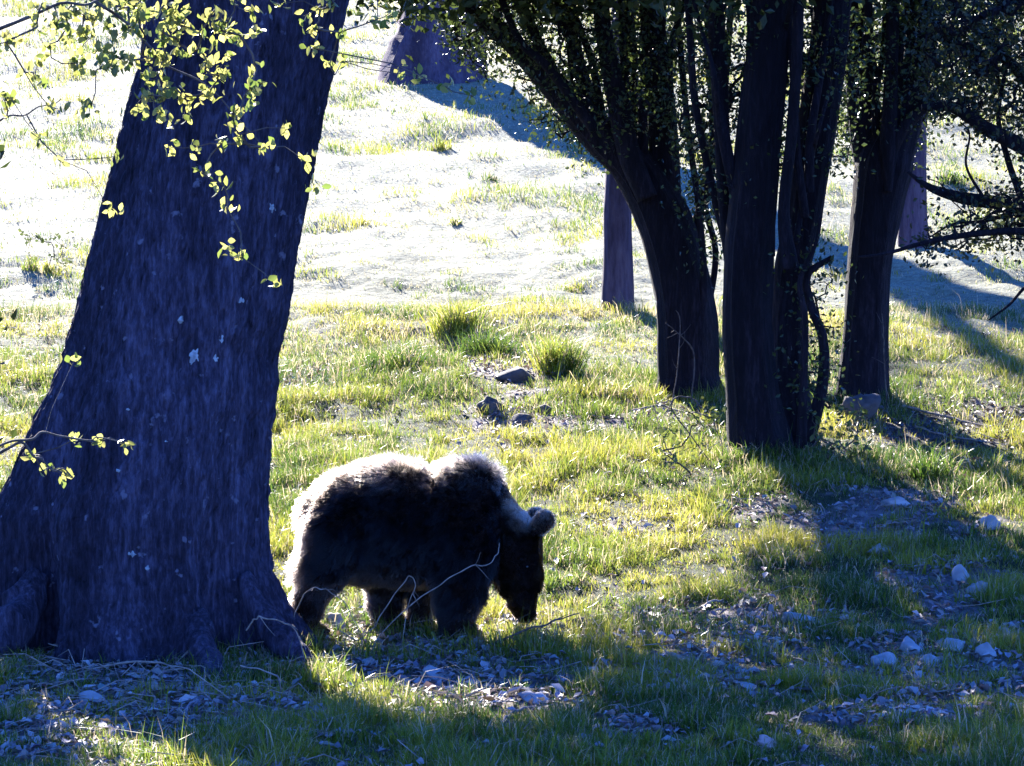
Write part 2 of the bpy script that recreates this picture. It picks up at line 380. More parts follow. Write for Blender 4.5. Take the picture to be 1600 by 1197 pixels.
def curl(k): V = LEAFQ.copy(); V[:, 0] *= .78; V[:, 2] = k * (V[:, 0] ** 2 * 3.2 + .25 * V[:, 1] ** 2) + .05 * np.sin(V[:, 1] * 6); return V
nl = 24000
x, y = scatter(nl * 3, 9.8, 25, 1.2); lmk = litter_mask(x, y)
keep = rng.random(len(x)) < .58 * lmk + .03; x, y = x[keep], y[keep]; nL = len(x)
sz = rng.uniform(.035, .085, nL); R = rotm(rng.uniform(0, 6.28, nL), rng.normal(0, .26, nL), rng.normal(0, .26, nL))
V = np.einsum('nij,kj->nki', R, curl(.75)) * sz[:, None, None] * np.stack([rng.uniform(.55, 1.0, nL), rng.uniform(.8, 1.5, nL), np.ones(nL)], -1)[:, None] + np.stack([x, y, gz(x, y) + .012 + rng.uniform(0, .02, nL)], -1)[:, None]
T = (np.arange(nL)[:, None, None] * 8 + LEAFT[None]).reshape(-1, 3)
cc = (np.array([.34, .31, .30]) + (np.array([.22, .155, .115]) - np.array([.34, .31, .30])) * rng.random((nL, 1)) ** 1.3) * rng.uniform(.55, 1.2, (nL, 1)) * np.array([1, 1, 1]) + rng.normal(0, .012, (nL, 3))
uu, vv = PIX(np.stack([x, y, np.interp(y, _yy, _zz)], -1)); cc[(uu > 1270) & (vv > 590) & (vv < 722)] *= .38  # leaves in that strip darkened too, shade put into their colour
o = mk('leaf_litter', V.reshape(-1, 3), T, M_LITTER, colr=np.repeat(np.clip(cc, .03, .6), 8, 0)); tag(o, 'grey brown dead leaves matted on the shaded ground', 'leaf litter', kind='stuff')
# fine twig litter
x, y = scatter(6000, 10.2, 22, 1.2, .2); lmk = litter_mask(x, y); uu, vv = PIX(np.stack([x, y, np.interp(y, _yy, _zz)], -1))
kp = rng.random(len(x)) < .32 * lmk + .5 * ((uu < 520) & (vv > 985)) * lmk + .015; x, y = x[kp], y[kp]; nT = len(x); aa = rng.uniform(0, 6.28, nT); LL = rng.uniform(.06, .30, nT); tz = rng.normal(.08, .16, nT)
dv = np.stack([np.cos(aa), np.sin(aa), tz], -1) * LL[:, None] * .5; bb = np.stack([x, y, gz(x, y) + .03], -1); mm = bb + dv + rng.normal(0, .14, (nT, 3)) * LL[:, None]; ee = bb + 2 * dv + rng.normal(0, .10, (nT, 3)) * LL[:, None]
for q_ in (mm, ee): q_[:, 2] = np.maximum(q_[:, 2], gz(q_[:, 0], q_[:, 1]) + .01)
rw = rng.uniform(.0012, .0034, nT); o = mk('twig_litter', *merge([prisms(bb, mm, rw, rw * .85), prisms(mm, ee, rw * .85, rw * .5)]), M_DRY, smooth=False); tag(o, 'fine dry twigs strewn over the litter', 'twigs', kind='stuff')
protos = []
for k in range(6):
    me = mk('fallen_leaf', curl(rng.uniform(.6, 1.6)) * np.array([1, 1, 1]), LEAFT, M_LITTER, colr=np.repeat((np.array([.36, .32, .30]) * rng.uniform(.7, 1.3))[None], 8, 0))
    protos.append(me.data); bpy.data.objects.remove(me)
x, y = scatter(4000, 10.4, 15.5, 1.2, -.1); lmk = litter_mask(x, y); k = np.where(lmk > .6)[0][:150]
for j in k:
    o = bpy.data.objects.new('fallen_leaf', protos[j % 6]); col.objects.link(o); s = rng.uniform(.045, .08)
    o.scale = (s, s * rng.uniform(.8, 1.3), s); o.rotation_euler = (rng.normal(0, .35), rng.normal(0, .35), rng.uniform(0, 6.28))
    o.location = (x[j], y[j], float(gz(x[j], y[j])) + .03)
    tag(o, 'large curled pale dead leaf lying loose on the shaded litter', 'leaf', 'large fallen leaves on the litter')

# ------------------------------------------------------------------ bear
def surface_nets(f, org, h):
    nx, ny, nz = f.shape; s = f < 0
    corners = [(a, b, c) for a in (0, 1) for b in (0, 1) for c in (0, 1)]
    sl = lambda A, o: A[o[0]:nx - 1 + o[0], o[1]:ny - 1 + o[1], o[2]:nz - 1 + o[2]]
    cnt = sum(sl(s, o).astype(int) for o in corners); act = (cnt > 0) & (cnt < 8)
    idx = np.full(act.shape, -1, int); idx[act] = np.arange(act.sum()); ii = np.argwhere(act)
    acc = np.zeros((len(ii), 3)); num = np.zeros(len(ii))
    for o in corners:
        for ax in range(3):
            if o[ax]: continue
            o2 = list(o); o2[ax] = 1
            fa, fb = sl(f, o)[act], sl(f, o2)[act]; cr = (fa < 0) != (fb < 0)
            t = fa / np.where(cr, fa - fb, 1)
            q = np.tile(np.array(o, float), (len(ii), 1)); q[:, ax] = t
            acc[cr] += q[cr]; num[cr] += 1
    V = (ii + acc / num[:, None]) * h + org
    Q = []
    for ax in range(3):
        u, v = (ax + 1) % 3, (ax + 2) % 3
        a = np.take(s, np.arange(s.shape[ax] - 1), ax); b = np.take(s, np.arange(1, s.shape[ax]), ax)
        e = np.argwhere(a != b); fl = a[tuple(e.T)]
        ok = (e[:, u] > 0) & (e[:, v] > 0) & (e[:, u] < s.shape[u] - 1) & (e[:, v] < s.shape[v] - 1); e, fl = e[ok], fl[ok]
        def cell(du, dv):
            k = e.copy(); k[:, u] -= du; k[:, v] -= dv; return idx[tuple(k.T)]
        q = np.stack([cell(1, 1), cell(0, 1), cell(0, 0), cell(1, 0)], -1); q[~fl] = q[~fl][:, ::-1]; Q.append(q)
    return V, np.vstack(Q)
BY = 14.15; BS = BY / F; bearp = P(650, 1000, BY); bearp[2] = float(gz(bearp[0], BY))
def bp_(px, py, lat): return np.array([(px - 650) * BS, lat, (1003 - py) * BS])
CAPS = [  # a(px,py,lat), ra px, b, rb px, lateral squash, blend
 ((572, 836, 0), 88, (612, 824, 0), 88, .84, .05), ((640, 842, 0), 86, (700, 838, 0), 87, .86, .05),
 ((730, 794, 0), 60, (730, 846, 0), 72, .88, .05), ((738, 822, 0), 64, (795, 856, -.03), 46, .95, .05),
 ((803, 862, -.04), 43, (815, 905, -.06), 33, 1.05, .04), ((814, 905, -.06), 31, (817, 945, -.08), 21, 1.0, .03), ((817, 945, -.08), 20, (822, 961, -.08), 15, 1.1, .02),
 ((790, 880, -.04), 34, (800, 915, -.05), 24, 1.0, .03),
 ((832, 838, -.13), 9, (851, 818, -.145), 13, .7, .012), ((824, 838, .07), 9, (838, 821, .08), 13, .7, .012),
 ((538, 850, -.13), 56, (508, 900, -.16), 35, .8, .04), ((508, 900, -.16), 33, (484, 948, -.16), 22, .85, .03), ((484, 948, -.16), 21, (478, 992, -.16), 18, .9, .03), ((482, 994, -.16), 17, (506, 997, -.16), 15, 1.0, .02),
 ((572, 860, .13), 58, (604, 925, .15), 32, .8, .05), ((604, 925, .15), 31, (600, 965, .15), 23, .85, .03), ((600, 965, .15), 22, (606, 995, .15), 19, .9, .03), ((606, 994, .15), 16, (628, 997, .15), 14, 1.0, .02),
 ((700, 870, .12), 46, (664, 935, .14), 25, .8, .05), ((664, 935, .14), 24, (652, 990, .14), 17, .9, .03), ((652, 993, .14), 15, (668, 997, .14), 13, 1.0, .02),
 ((724, 865, -.12), 56, (718, 935, -.15), 36, .8, .05), ((718, 935, -.15), 35, (714, 990, -.15), 24, .9, .03), ((714, 993, -.15), 18, (738, 997, -.15), 15, 1.0, .02),
 ((492, 800, 0), 12, (482, 822, 0), 9, 1.0, .02),
]
h = .0125; org = np.array([-.80, -.48, -.07]); shp = (int(1.62 / h), int(.96 / h), int(1.12 / h))
gx, gy, gzz = np.meshgrid(*[org[k] + np.arange(shp[k]) * h for k in range(3)], indexing='ij')
fld = np.full(shp, 9.0)
for (a, ra, b_, rb, sq, kk) in CAPS:
    A, B = bp_(*a), bp_(*b_); ab = B - A
    px_, py_, pz_ = gx - A[0], gy - A[1], gzz - A[2]
    t = np.clip((px_ * ab[0] + py_ * ab[1] + pz_ * ab[2]) / (ab @ ab), 0, 1)
    dd = np.sqrt((px_ - t * ab[0]) ** 2 + ((py_ - t * ab[1]) / sq) ** 2 + (pz_ - t * ab[2]) ** 2) - (ra + (rb - ra) * t) * BS
    hh = np.clip(.5 + .5 * (fld - dd) / kk, 0, 1); fld = fld * (1 - hh) + dd * hh - kk * hh * (1 - hh)
q = np.stack([gx, gy, gzz], -1); fld += (fbm(q * 14, 2, 71) - .5) * .016
BV, BQ = surface_nets(fld, org, h)
bear = empty('brown_bear', bearp); tag(bear, 'dark brown bear grazing head down beside the huge tree trunk', 'bear')
m, n, l, b, out = newmat('bear_skin'); b.inputs['Roughness'].default_value = .9; b.inputs['Specular IOR Level'].default_value = .15
tc = n.new('ShaderNodeTexCoord'); nz = n.new('ShaderNodeTexNoise'); nz.inputs['Scale'].default_value = 25; l.new(tc.outputs['Object'], nz.inputs[0])
r_ = ramp(n, [(.3, (.012, .007, .006)), (.7, (.03, .018, .014))]); l.new(nz.outputs[0], r_.inputs[0]); l.new(r_.outputs[0], b.inputs['Base Color'])
bbody = mk('body', BV, BQ, m, bear)
# fur
tri = np.vstack([BQ[:, [0, 1, 2]], BQ[:, [0, 2, 3]]]); e1, e2 = BV[tri[:, 1]] - BV[tri[:, 0]], BV[tri[:, 2]] - BV[tri[:, 0]]
fn = np.cross(e1, e2); ar = np.linalg.norm(fn, axis=1); fn = fn / (ar[:, None] + 1e-12)
vnrm = np.zeros_like(BV)
for k in range(3): np.add.at(vnrm, tri[:, k], fn * ar[:, None])
vnrm = unit(vnrm)
nf = 140000; cx_ = 650 + BV[tri[:, 0], 0] / BS; cy_ = 1003 - BV[tri[:, 0], 2] / BS; wt_ = ar * np.where((cx_ > 785) & (cy_ > 790), 3.2, 1.0); ti = rng.choice(len(tri), nf, p=wt_ / wt_.sum()); u, v = rng.random(nf), rng.random(nf); fl = u + v > 1; u[fl], v[fl] = 1 - u[fl], 1 - v[fl]
root = BV[tri[ti, 0]] + e1[ti] * u[:, None] + e2[ti] * v[:, None]; nn = unit(vnrm[tri[ti, 0]] * (1 - u - v)[:, None] + vnrm[tri[ti, 1]] * u[:, None] + vnrm[tri[ti, 2]] * v[:, None])
ppx, ppy = 650 + root[:, 0] / BS, 1003 - root[:, 2] / BS
ln = .066 + .02 * fbm(root * 9, 2, 77) + .008 * sst(560, 500, ppx)
ln = np.where(ppy > 905, .040, ln); ln = np.where((ppx > 775), .034, ln); ln = np.where((ppx > 790) & (ppy > 850), .014, ln); ln = np.where((ppy > 965), .02, ln)
ln = np.where((ppx > 826) & (ppy < 842), .020, ln)
ln = np.where((nn[:, 2] < -.35) & (ppy > 870), .026, ln); ln *= rng.uniform(.65, 1.2, nf)
flow = np.stack([np.full(nf, -.55), np.zeros(nf), np.full(nf, -.75)], -1); hd = ppx > 785
flow[hd] = np.array([-.3, 0, .8]); flow = flow - nn * (flow * nn).sum(1)[:, None]
wob = np.stack([fbm(root * 22 + k * 7, 2, 80 + k) - .5 for k in range(3)], -1) * 1.5
d1 = unit(nn * .85 + flow * .45 + wob * .6 + rng.normal(0, .12, (nf, 3))); d2 = unit(nn * .45 + flow * .9 + wob * .9 + rng.normal(0, .15, (nf, 3)))
mid = root + d1 * (ln * .5)[:, None]; tip = mid + d2 * (ln * .5)[:, None]
t5 = np.linspace(0, 1, 5)[None, :, None]
hp_ = (1 - t5) ** 2 * (root - nn * .004)[:, None] + 2 * t5 * (1 - t5) * mid[:, None] + t5 ** 2 * tip[:, None]
hc = bpy.data.hair_curves.new('fur'); hc.add_curves([5] * nf)
hc.position_data.foreach_set('vector', hp_.astype(np.float32).ravel())
ra_ = hc.attributes.get('radius') or hc.attributes.new('radius', 'FLOAT', 'POINT')
ra_.data.foreach_set('value', np.tile(np.array([.0010, .0010, .0009, .0007, .0003], np.float32), nf))
m = bpy.data.materials.new('bear_fur'); m.use_nodes = True; n, l = m.node_tree.nodes, m.node_tree.links
n.remove(n['Principled BSDF']); hb = n.new('ShaderNodeBsdfHairPrincipled'); hb.parametrization = 'COLOR'
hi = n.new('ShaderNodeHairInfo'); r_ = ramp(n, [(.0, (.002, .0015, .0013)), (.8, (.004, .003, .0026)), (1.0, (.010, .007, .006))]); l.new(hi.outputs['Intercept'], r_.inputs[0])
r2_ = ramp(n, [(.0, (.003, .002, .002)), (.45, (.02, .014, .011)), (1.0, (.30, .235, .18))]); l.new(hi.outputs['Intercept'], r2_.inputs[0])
# naturally blond tips, paled on back, rump, ears and legs as painted rim light
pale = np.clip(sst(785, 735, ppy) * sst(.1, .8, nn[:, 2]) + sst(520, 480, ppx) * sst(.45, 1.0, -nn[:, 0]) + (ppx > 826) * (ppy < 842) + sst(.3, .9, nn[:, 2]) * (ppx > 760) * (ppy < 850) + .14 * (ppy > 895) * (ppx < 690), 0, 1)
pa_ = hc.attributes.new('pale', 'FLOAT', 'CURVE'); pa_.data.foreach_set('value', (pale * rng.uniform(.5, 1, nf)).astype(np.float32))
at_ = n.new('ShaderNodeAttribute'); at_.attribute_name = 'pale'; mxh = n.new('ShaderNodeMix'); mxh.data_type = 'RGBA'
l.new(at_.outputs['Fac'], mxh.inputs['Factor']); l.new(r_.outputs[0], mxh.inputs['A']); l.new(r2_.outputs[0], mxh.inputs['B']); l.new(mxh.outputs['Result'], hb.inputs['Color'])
hb.inputs['IOR'].default_value = 1.42
hb.inputs['Roughness'].default_value = .35; hb.inputs['Radial Roughness'].default_value = .45
l.new(hb.outputs[0], n['Material Output'].inputs[0])
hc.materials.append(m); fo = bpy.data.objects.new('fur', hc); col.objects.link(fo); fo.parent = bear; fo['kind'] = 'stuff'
def ico(c, r, sub=2, sc_=(1, 1, 1)):
    import bmesh
    bm = bmesh.new(); bmesh.ops.create_icosphere(bm, subdivisions=sub, radius=1.0)
    V = np.array([v.co[:] for v in bm.verts]); T = np.array([[v.index for v in f.verts] for f in bm.faces]); bm.free()
    return V * r * np.array(sc_) + np.asarray(c), T
M_EYE = plain('dark_eye', (.004, .003, .003), (.008, .006, .005), 5, .1, 0, .6); M_NOSE = plain('bear_nose', (.008, .007, .007), (.02, .017, .017), 60, .35, .3, .5)
for lt in (-.165, .05): mk('eye', *ico(bp_(824, 890, lt), .012), M_EYE, bear)
mk('nose', *ico(bp_(825, 972, -.085), .022, 2, (1, 1.3, .8)), M_NOSE, bear)

# ------------------------------------------------------------------ trees
def leaves_at(pts, per, spread, size, cols, r, droop=0.):
    """little folded leaves around points -> V, T, C"""
    m = len(pts) * per; c = np.repeat(pts, per, 0) + r.normal(0, 1, (m, 3)) * spread
    ax = unit(r.normal(0, 1, (m, 3)) + np.array([0, 0, -droop])); sd = unit(np.cross(ax, r.normal(0, 1, (m, 3)))); up = np.cross(ax, sd)
    s = size * r.uniform(.55, 1.25, m)[:, None]
    V = np.stack([c - ax * s * .5, c + sd * s * .3 + up * s * .1, c + ax * s * .55, c - sd * s * .3 + up * s * .1], 1).reshape(-1, 3)
    k = np.arange(m)[:, None] * 4
    T = np.concatenate([k + np.array([[0, 1, 2]]), k + np.array([[0, 2, 3]])])
    cl = cols[0] + (cols[1] - cols[0]) * r.random((m, 1)); return V, T, np.repeat(cl, 4, 0)
def mst(nodes0, pts):
    """connect pts to the skeleton, each to its nearest already connected node"""
    N = np.vstack([nodes0, pts]); k0 = len(nodes0); m = len(pts); par = np.zeros(m, int)
    D = np.linalg.norm(pts[:, None] - nodes0[None], axis=2); best = D.argmin(1); bd = D.min(1); done = np.zeros(m, bool)
    for _ in range(m):
        j = np.argmin(np.where(done, 1e9, bd)); done[j] = True; par[j] = best[j]
        d = np.linalg.norm(pts - pts[j], axis=1) * 1.04; up = (d < bd) & ~done; bd[up] = d[up]; best[up] = k0 + j
    return N, par
def twigs(nodes0, pts, rmin, r, cap=.03):
    N, par = mst(nodes0, pts); k0 = len(nodes0); wgt = np.ones(len(pts))
    # accumulate weights leaf to root
    ordr = []; ch = {}
    for j, p in enumerate(par): ch.setdefault(int(p), []).append(j + k0)
    stack = [p for p in ch if p < k0]; 
    while stack:
        p = stack.pop()
        for c_ in ch.get(p, []): ordr.append(c_); stack.append(c_)
    for c_ in reversed(ordr):
        p = par[c_ - k0]
        if p >= k0: wgt[p - k0] += wgt[c_ - k0]
    rad = np.minimum(rmin * wgt ** .42, cap); A = N[par]; B = pts; L = np.linalg.norm(B - A, axis=1)[:, None]
    mid = (A + B) / 2 + r.normal(0, .09, A.shape) * L
    V1, F1 = prisms(A, mid, rad * 1.05, rad); V2, F2 = prisms(mid, B, rad, rad * .85)
    return merge([(V1, F1), (V2, F2)])
def limb(pts, rad, n=30, segs=14, rough=.12, seed=0, rs=7, flute=None):
    c = catmull(pts, n); r = np.interp(np.linspace(0, 1, n), np.linspace(0, 1, len(rad)), rad)
    return tube(c, r, segs, rough, rs, seed, flute), c
def pxl(pts, Y):  # list of (px,py,halfwidth_px[,dY]) -> points, radii
    p = np.array([P(a[0], a[1], Y + (a[3] if len(a) > 3 else 0)) for a in pts]); return p, np.array([a[2] * Y / F for a in pts])
def inpoly(u, v, poly):
    poly = np.asarray(poly, float); c = np.zeros(len(u), bool); j = len(poly) - 1
    for i_ in range(len(poly)):
        xi, yi, xj, yj = *poly[i_], *poly[j]
        hit = ((yi > v) != (yj > v)) & (u < (xj - xi) * (v - yi) / (yj - yi + 1e-9) + xi); c ^= hit; j = i_
    return c
def crown_pts(poly, n, Y, dY, r, clump=2.2, thr=.42, seed=0):
    poly = np.asarray(poly, float); lo, hi = poly.min(0), poly.max(0); out_ = []
    while len(out_) < n:
        u, v, d = r.uniform(lo[0], hi[0], 4000), r.uniform(lo[1], hi[1], 4000), r.uniform(-dY, dY, 4000)
        p = P(u, v, Y + d); ok = inpoly(u, v, poly) & (fbm(p * clump, 2, seed) > thr)
        out_ += list(p[ok])
    return np.array(out_[:n])
DG = (np.array([.022, .036, .010]), np.array([.055, .075, .016]))
LG = (np.array([.05, .075, .015]), np.array([.12, .14, .03]))
ridge = lambda i, th: 1 + .055 * np.cos(th * 6 + i * .03) + .045 * np.cos(th * 11 + 1.3 - i * .05) + .03 * np.cos(th * 17 + i * .08)
def tree(name, label, base, stems, crowns, mat, seed, leafsize=.045, per=9, cols=DG, group=None, spread=.09, rmin=.0035, segs=22, rough=.10, n=60, high=None):
    """stems: list of (part name, points, radii); crowns: list of point arrays"""
    r = np.random.default_rng(seed); t = empty(name, base); b0 = np.asarray(base, float); nodes = []
    for k, (pn_, pts, rad) in enumerate(stems):
        (V, Fs), c = limb(pts, rad, n, segs, rough, seed + k, 7, ridge if pn_ == 'trunk' else None); mk(pn_, V - b0, Fs, mat, t); nodes.append(c[int(len(c) * (.25 if k == 0 else 0.1)):])
    if crowns:
        nodes = np.vstack(nodes); pts = np.vstack(crowns); npt = len(pts)
        if high is not None: pts = np.vstack([pts, high])
        V, Q = twigs(nodes, pts, rmin, r); o = mk('twigs', V - b0, Q, mat, t, smooth=False); o['kind'] = 'stuff'
        V, T, C = leaves_at(pts[:npt], per, spread, leafsize, cols, r)
        if high is not None:  # crown above the view, leaves enlarged and thickened to deepen the shade below
            V2, T2, C2 = leaves_at(pts[npt:], 18, .15, .10, cols, r); T = np.vstack([T, T2 + len(V)]); V = np.vstack([V, V2]); C = np.vstack([C, C2])
        o = mk('crown', V - b0, T, M_CROWN, t, colr=C, smooth=False); o['kind'] = 'stuff'
    tag(t, label, 'tree', group); return t
R_ = lambda s: np.random.default_rng(s)
# --- leaning tree
YA = 21.5
A = [('trunk', *pxl([(1078, 640, 76), (1074, 590, 45), (1070, 480, 45), (1052, 390, 41), (1020, 310, 38), (985, 255, 34), (940, 215, 28), (880, 150, 22), (815, 80, 17), (745, 20, 13), (650, -80, 8)], YA)),
     ('limb', *pxl([(1052, 400, 20), (1042, 320, 24), (1038, 240, 24), (1032, 150, 22), (1020, 40, 20), (1010, -120, 16), (980, -420, 9)], YA + .1)),
     ('limb', *pxl([(1012, 310, 16), (985, 245, 18), (965, 160, 17), (945, 60, 14), (930, -60, 12), (880, -300, 7)], YA - .25)),
     ('limb', *pxl([(940, 215, 16), (900, 90, 12), (885, -20, 10), (830, -200, 6)], YA + .35)),
     ('limb', *pxl([(1060, 420, 13), (1095, 330, 9), (1115, 220, 8), (1110, 80, 8), (1100, -100, 6)], YA + .2)),
     ('limb', *pxl([(1085, 560, 7), (1100, 450, 6), (1092, 330, 5), (1075, 200, 5), (1062, 60, 5), (1050, -120, 4)], YA - .2)),
     ('limb', *pxl([(1098, 520, 6), (1118, 400, 5), (1100, 300, 5), (1128, 180, 5), (1140, 40, 5), (1150, -140, 4)], YA + .3)),
     ('limb', *pxl([(1005, 290, 14), (990, 180, 11), (985, 70, 10), (970, -60, 8), (940, -260, 5)], YA + .4)),
     ('limb', *pxl([(930, 205, 9), (860, 110, 7), (810, 60, 6), (770, -40, 5)], YA - .5)),
     ('limb', *pxl([(880, 150, 12), (820, 20, 9), (760, -150, 7), (640, -330, 4)], YA + .2))]
cA = [crown_pts([(1060, 250), (960, 262), (900, 225), (840, 200), (790, 160), (740, 110), (700, 50), (760, 0), (900, -30), (1060, -30)], 860, YA + .4, 1.0, R_(1), 2.4, .47, 5),
      crown_pts([(1060, 420), (1130, 400), (1140, 0), (1050, 0)], 150, YA, .5, R_(3), 2.4, .4, 7)]
def fan(Y, specs, seed):
    r = R_(seed); out_ = []
    for (x0, y0, x1, y1, w0) in specs:
        k_ = np.linspace(0, 1, 6); bow = r.normal(0, 14)
        pts_ = [(x0 + (x1 - x0) * t ** 1.25 + bow * math.sin(3.1 * t) + r.normal(0, 4), y0 + (y1 - y0) * t, w0 * (1 - .6 * t), (.45 * t) * r.uniform(-1, 1)) for t in k_]
        out_.append(('limb', *pxl(pts_, Y)))
    return out_
A += fan(YA, [(1040, 340, 1075, -100, 9), (1000, 280, 1000, -160, 9), (975, 245, 915, -120, 8), (950, 225, 860, -100, 8), (920, 195, 800, -90, 7), (890, 165, 770, -40, 6), (860, 130, 700, -20, 6), (1020, 300, 1050, -120, 7), (985, 255, 950, -160, 7), (905, 180, 840, -130, 6)], 61)
base = ground_at(1078, 612)
A[0][1][0] = [base[0], YA, float(gz(base[0], YA)) - .25]
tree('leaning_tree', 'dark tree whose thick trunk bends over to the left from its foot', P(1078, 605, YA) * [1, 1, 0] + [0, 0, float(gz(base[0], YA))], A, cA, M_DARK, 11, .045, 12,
     high=crown_pts([(700, 30), (600, -15), (480, -60), (300, -260), (220, -520), (500, -760), (900, -760), (1100, -400), (1060, -20), (800, 0)], 1900, YA, 1.2, R_(2), 1.3, .40, 6))
# --- twin stem tree
YB = 19.0
B = [('trunk', *pxl([(1190, 765, 84), (1187, 715, 52), (1176, 620, 38), (1168, 500, 36), (1169, 400, 36), (1178, 300, 35), (1190, 180, 34), (1202, 60, 33), (1212, -80, 34), (1230, -500, 20)], YB)),
     ('trunk', *pxl([(1240, 730, 56), (1236, 660, 32), (1232, 560, 26), (1236, 440, 26), (1256, 340, 27), (1274, 220, 28), (1292, 100, 29), (1302, 0, 28), (1320, -200, 28), (1380, -520, 14)], YB + .35)),
     ('limb', *pxl([(1150, 430, 16), (1134, 330, 11), (1128, 200, 12), (1122, 80, 14), (1112, -60, 12), (1090, -300, 7)], YB + .2)),
     ('limb', *pxl([(1160, 480, 10), (1140, 400, 7), (1110, 280, 6), (1085, 150, 6), (1075, 0, 6), (1060, -150, 4)], YB + .35)),
     ('limb', *pxl([(1235, 420, 14), (1225, 330, 9), (1238, 200, 9), (1246, 60, 9), (1250, -100, 8)], YB - .2)),
     ('limb', *pxl([(1262, 690, 12), (1285, 600, 9), (1286, 530, 8), (1268, 480, 7), (1262, 430, 6), (1300, 402, 4)], YB - .1)),
     ('limb', *pxl([(1252, 700, 9), (1256, 600, 6), (1258, 500, 5), (1250, 440, 4), (1275, 380, 3), (1282, 340, 3)], YB - .25))]
cB = [crown_pts([(1060, 300), (1150, 330), (1250, 260), (1330, 270), (1360, 0), (1060, 0)], 460, YB + .6, .8, R_(4), 2.6, .45, 8),
      crown_pts([(1245, 640), (1300, 640), (1310, 380), (1245, 330)], 60, YB, .3, R_(6), 3, .35, 10)]
B += fan(YB, [(1170, 420, 1105, -100, 8), (1165, 380, 1075, -60, 6), (1200, 400, 1250, -120, 8), (1250, 340, 1225, -120, 7), (1262, 300, 1330, -140, 8), (1180, 300, 1150, -160, 8), (1245, 380, 1300, 80, 5)], 62)
zB = float(gz(P(1190, 715, YB)[0], YB)); 
for s_ in (0, 1): B[s_][1][0][2] = zB - .25
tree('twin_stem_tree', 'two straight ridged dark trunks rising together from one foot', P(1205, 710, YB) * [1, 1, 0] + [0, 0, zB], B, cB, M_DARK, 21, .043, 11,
     high=crown_pts([(1040, 0), (1360, 0), (1500, -500), (1200, -650), (950, -450)], 420, YB, 1.2, R_(5), 1.5, .42, 9))
# --- forked tree
YD = 21.2
D = [('trunk', *pxl([(1348, 660, 72), (1348, 612, 40), (1352, 520, 34), (1358, 420, 32), (1370, 330, 36), (1384, 255, 42), (1398, 215, 36), (1425, 140, 26), (1440, 40, 22), (1445, -100, 18), (1470, -480, 9)], YD)),
     ('limb', *pxl([(1372, 330, 20), (1362, 265, 26), (1352, 200, 26), (1344, 110, 24), (1342, 0, 22), (1330, -200, 15), (1300, -450, 8)], YD + .1)),
     ('limb', *pxl([(1388, 300, 6), (1388, 230, 14), (1392, 120, 11), (1396, 0, 10), (1400, -160, 7)], YD - .2)),
     ('limb', *pxl([(1388, 285, 6), (1402, 215, 11), (1450, 160, 10), (1510, 110, 8), (1590, 60, 6)], YD - .2))]
cD = [crown_pts([(1310, 230), (1400, 270), (1470, 170), (1560, 120), (1640, 0), (1310, 0)], 620, YD + .4, .9, R_(7), 2.6, .44, 12)]
D += fan(YD, [(1370, 290, 1320, -120, 8), (1380, 260, 1370, -140, 8), (1385, 250, 1420, -140, 8), (1400, 215, 1480, -120, 7), (1410, 200, 1520, -60, 7), (1360, 230, 1390, -100, 6)], 63)
zD = float(gz(P(1348, 612, YD)[0], YD)); D[0][1][0][2] = zD - .3
tree('forked_tree', 'dark trunk forking at head height above a patch of shade darkened litter', P(1348, 612, YD) * [1, 1, 0] + [0, 0, zD], D, cD, M_DARK, 31, .045, 12,
     high=crown_pts([(1300, 0), (1640, 0), (1760, -400), (1500, -620), (1200, -500)], 460, YD, 1.2, R_(8), 1.5, .42, 13))
# --- straight thin trunk
YE = 26.0
E = [('trunk', *pxl([(962, 530, 28), (964, 480, 24), (965, 380, 21), (967, 260, 20), (972, 100, 19), (980, -150, 17), (990, -600, 9)], YE)), ('limb', *pxl([(978, -100, 9), (930, -250, 7), (860, -420, 4)], YE)), ('limb', *pxl([(980, -160, 9), (1060, -320, 6), (1120, -500, 3)], YE))]
zE = float(gz(P(963, 485, YE)[0], YE)); E[0][1][0][2] = zE - .25
tree('young_tree', 'straight thin purplish grey trunk standing alone behind the leaning tree', P(963, 485, YE) * [1, 1, 0] + [0, 0, zE], E, [crown_pts([(800, -150), (1150, -150), (1200, -500), (1000, -750), (800, -500)], 120, YE, 1.0, R_(9), 2, .4, 14)], M_FAR, 41, .06, 7, LG)
# --- thin background trunk
YF = 30.0
Fs_ = [('trunk', *pxl([(1426, 430, 28), (1426, 385, 23), (1426, 300, 20), (1428, 200, 18), (1426, 60, 17), (1420, -150, 15), (1410, -600, 7)], YF)), ('limb', *pxl([(1424, -60, 8), (1470, -220, 6), (1540, -380, 3)], YF)), ('limb', *pxl([(1420, -130, 8), (1360, -300, 6), (1310, -480, 3)], YF))]
zF = float(gz(P(1426, 385, YF)[0], YF)); Fs_[0][1][0][2] = zF - .25
tree('slender_tree', 'thin pale violet trunk on the bright slope behind the forked tree', P(1426, 385, YF) * [1, 1, 0] + [0, 0, zF], Fs_, [crown_pts([(1250, -150), (1600, -150), (1650, -500), (1430, -700), (1250, -500)], 120, YF, 1.0, R_(10), 2, .4, 15)], M_FAR, 51, .06, 7, LG)
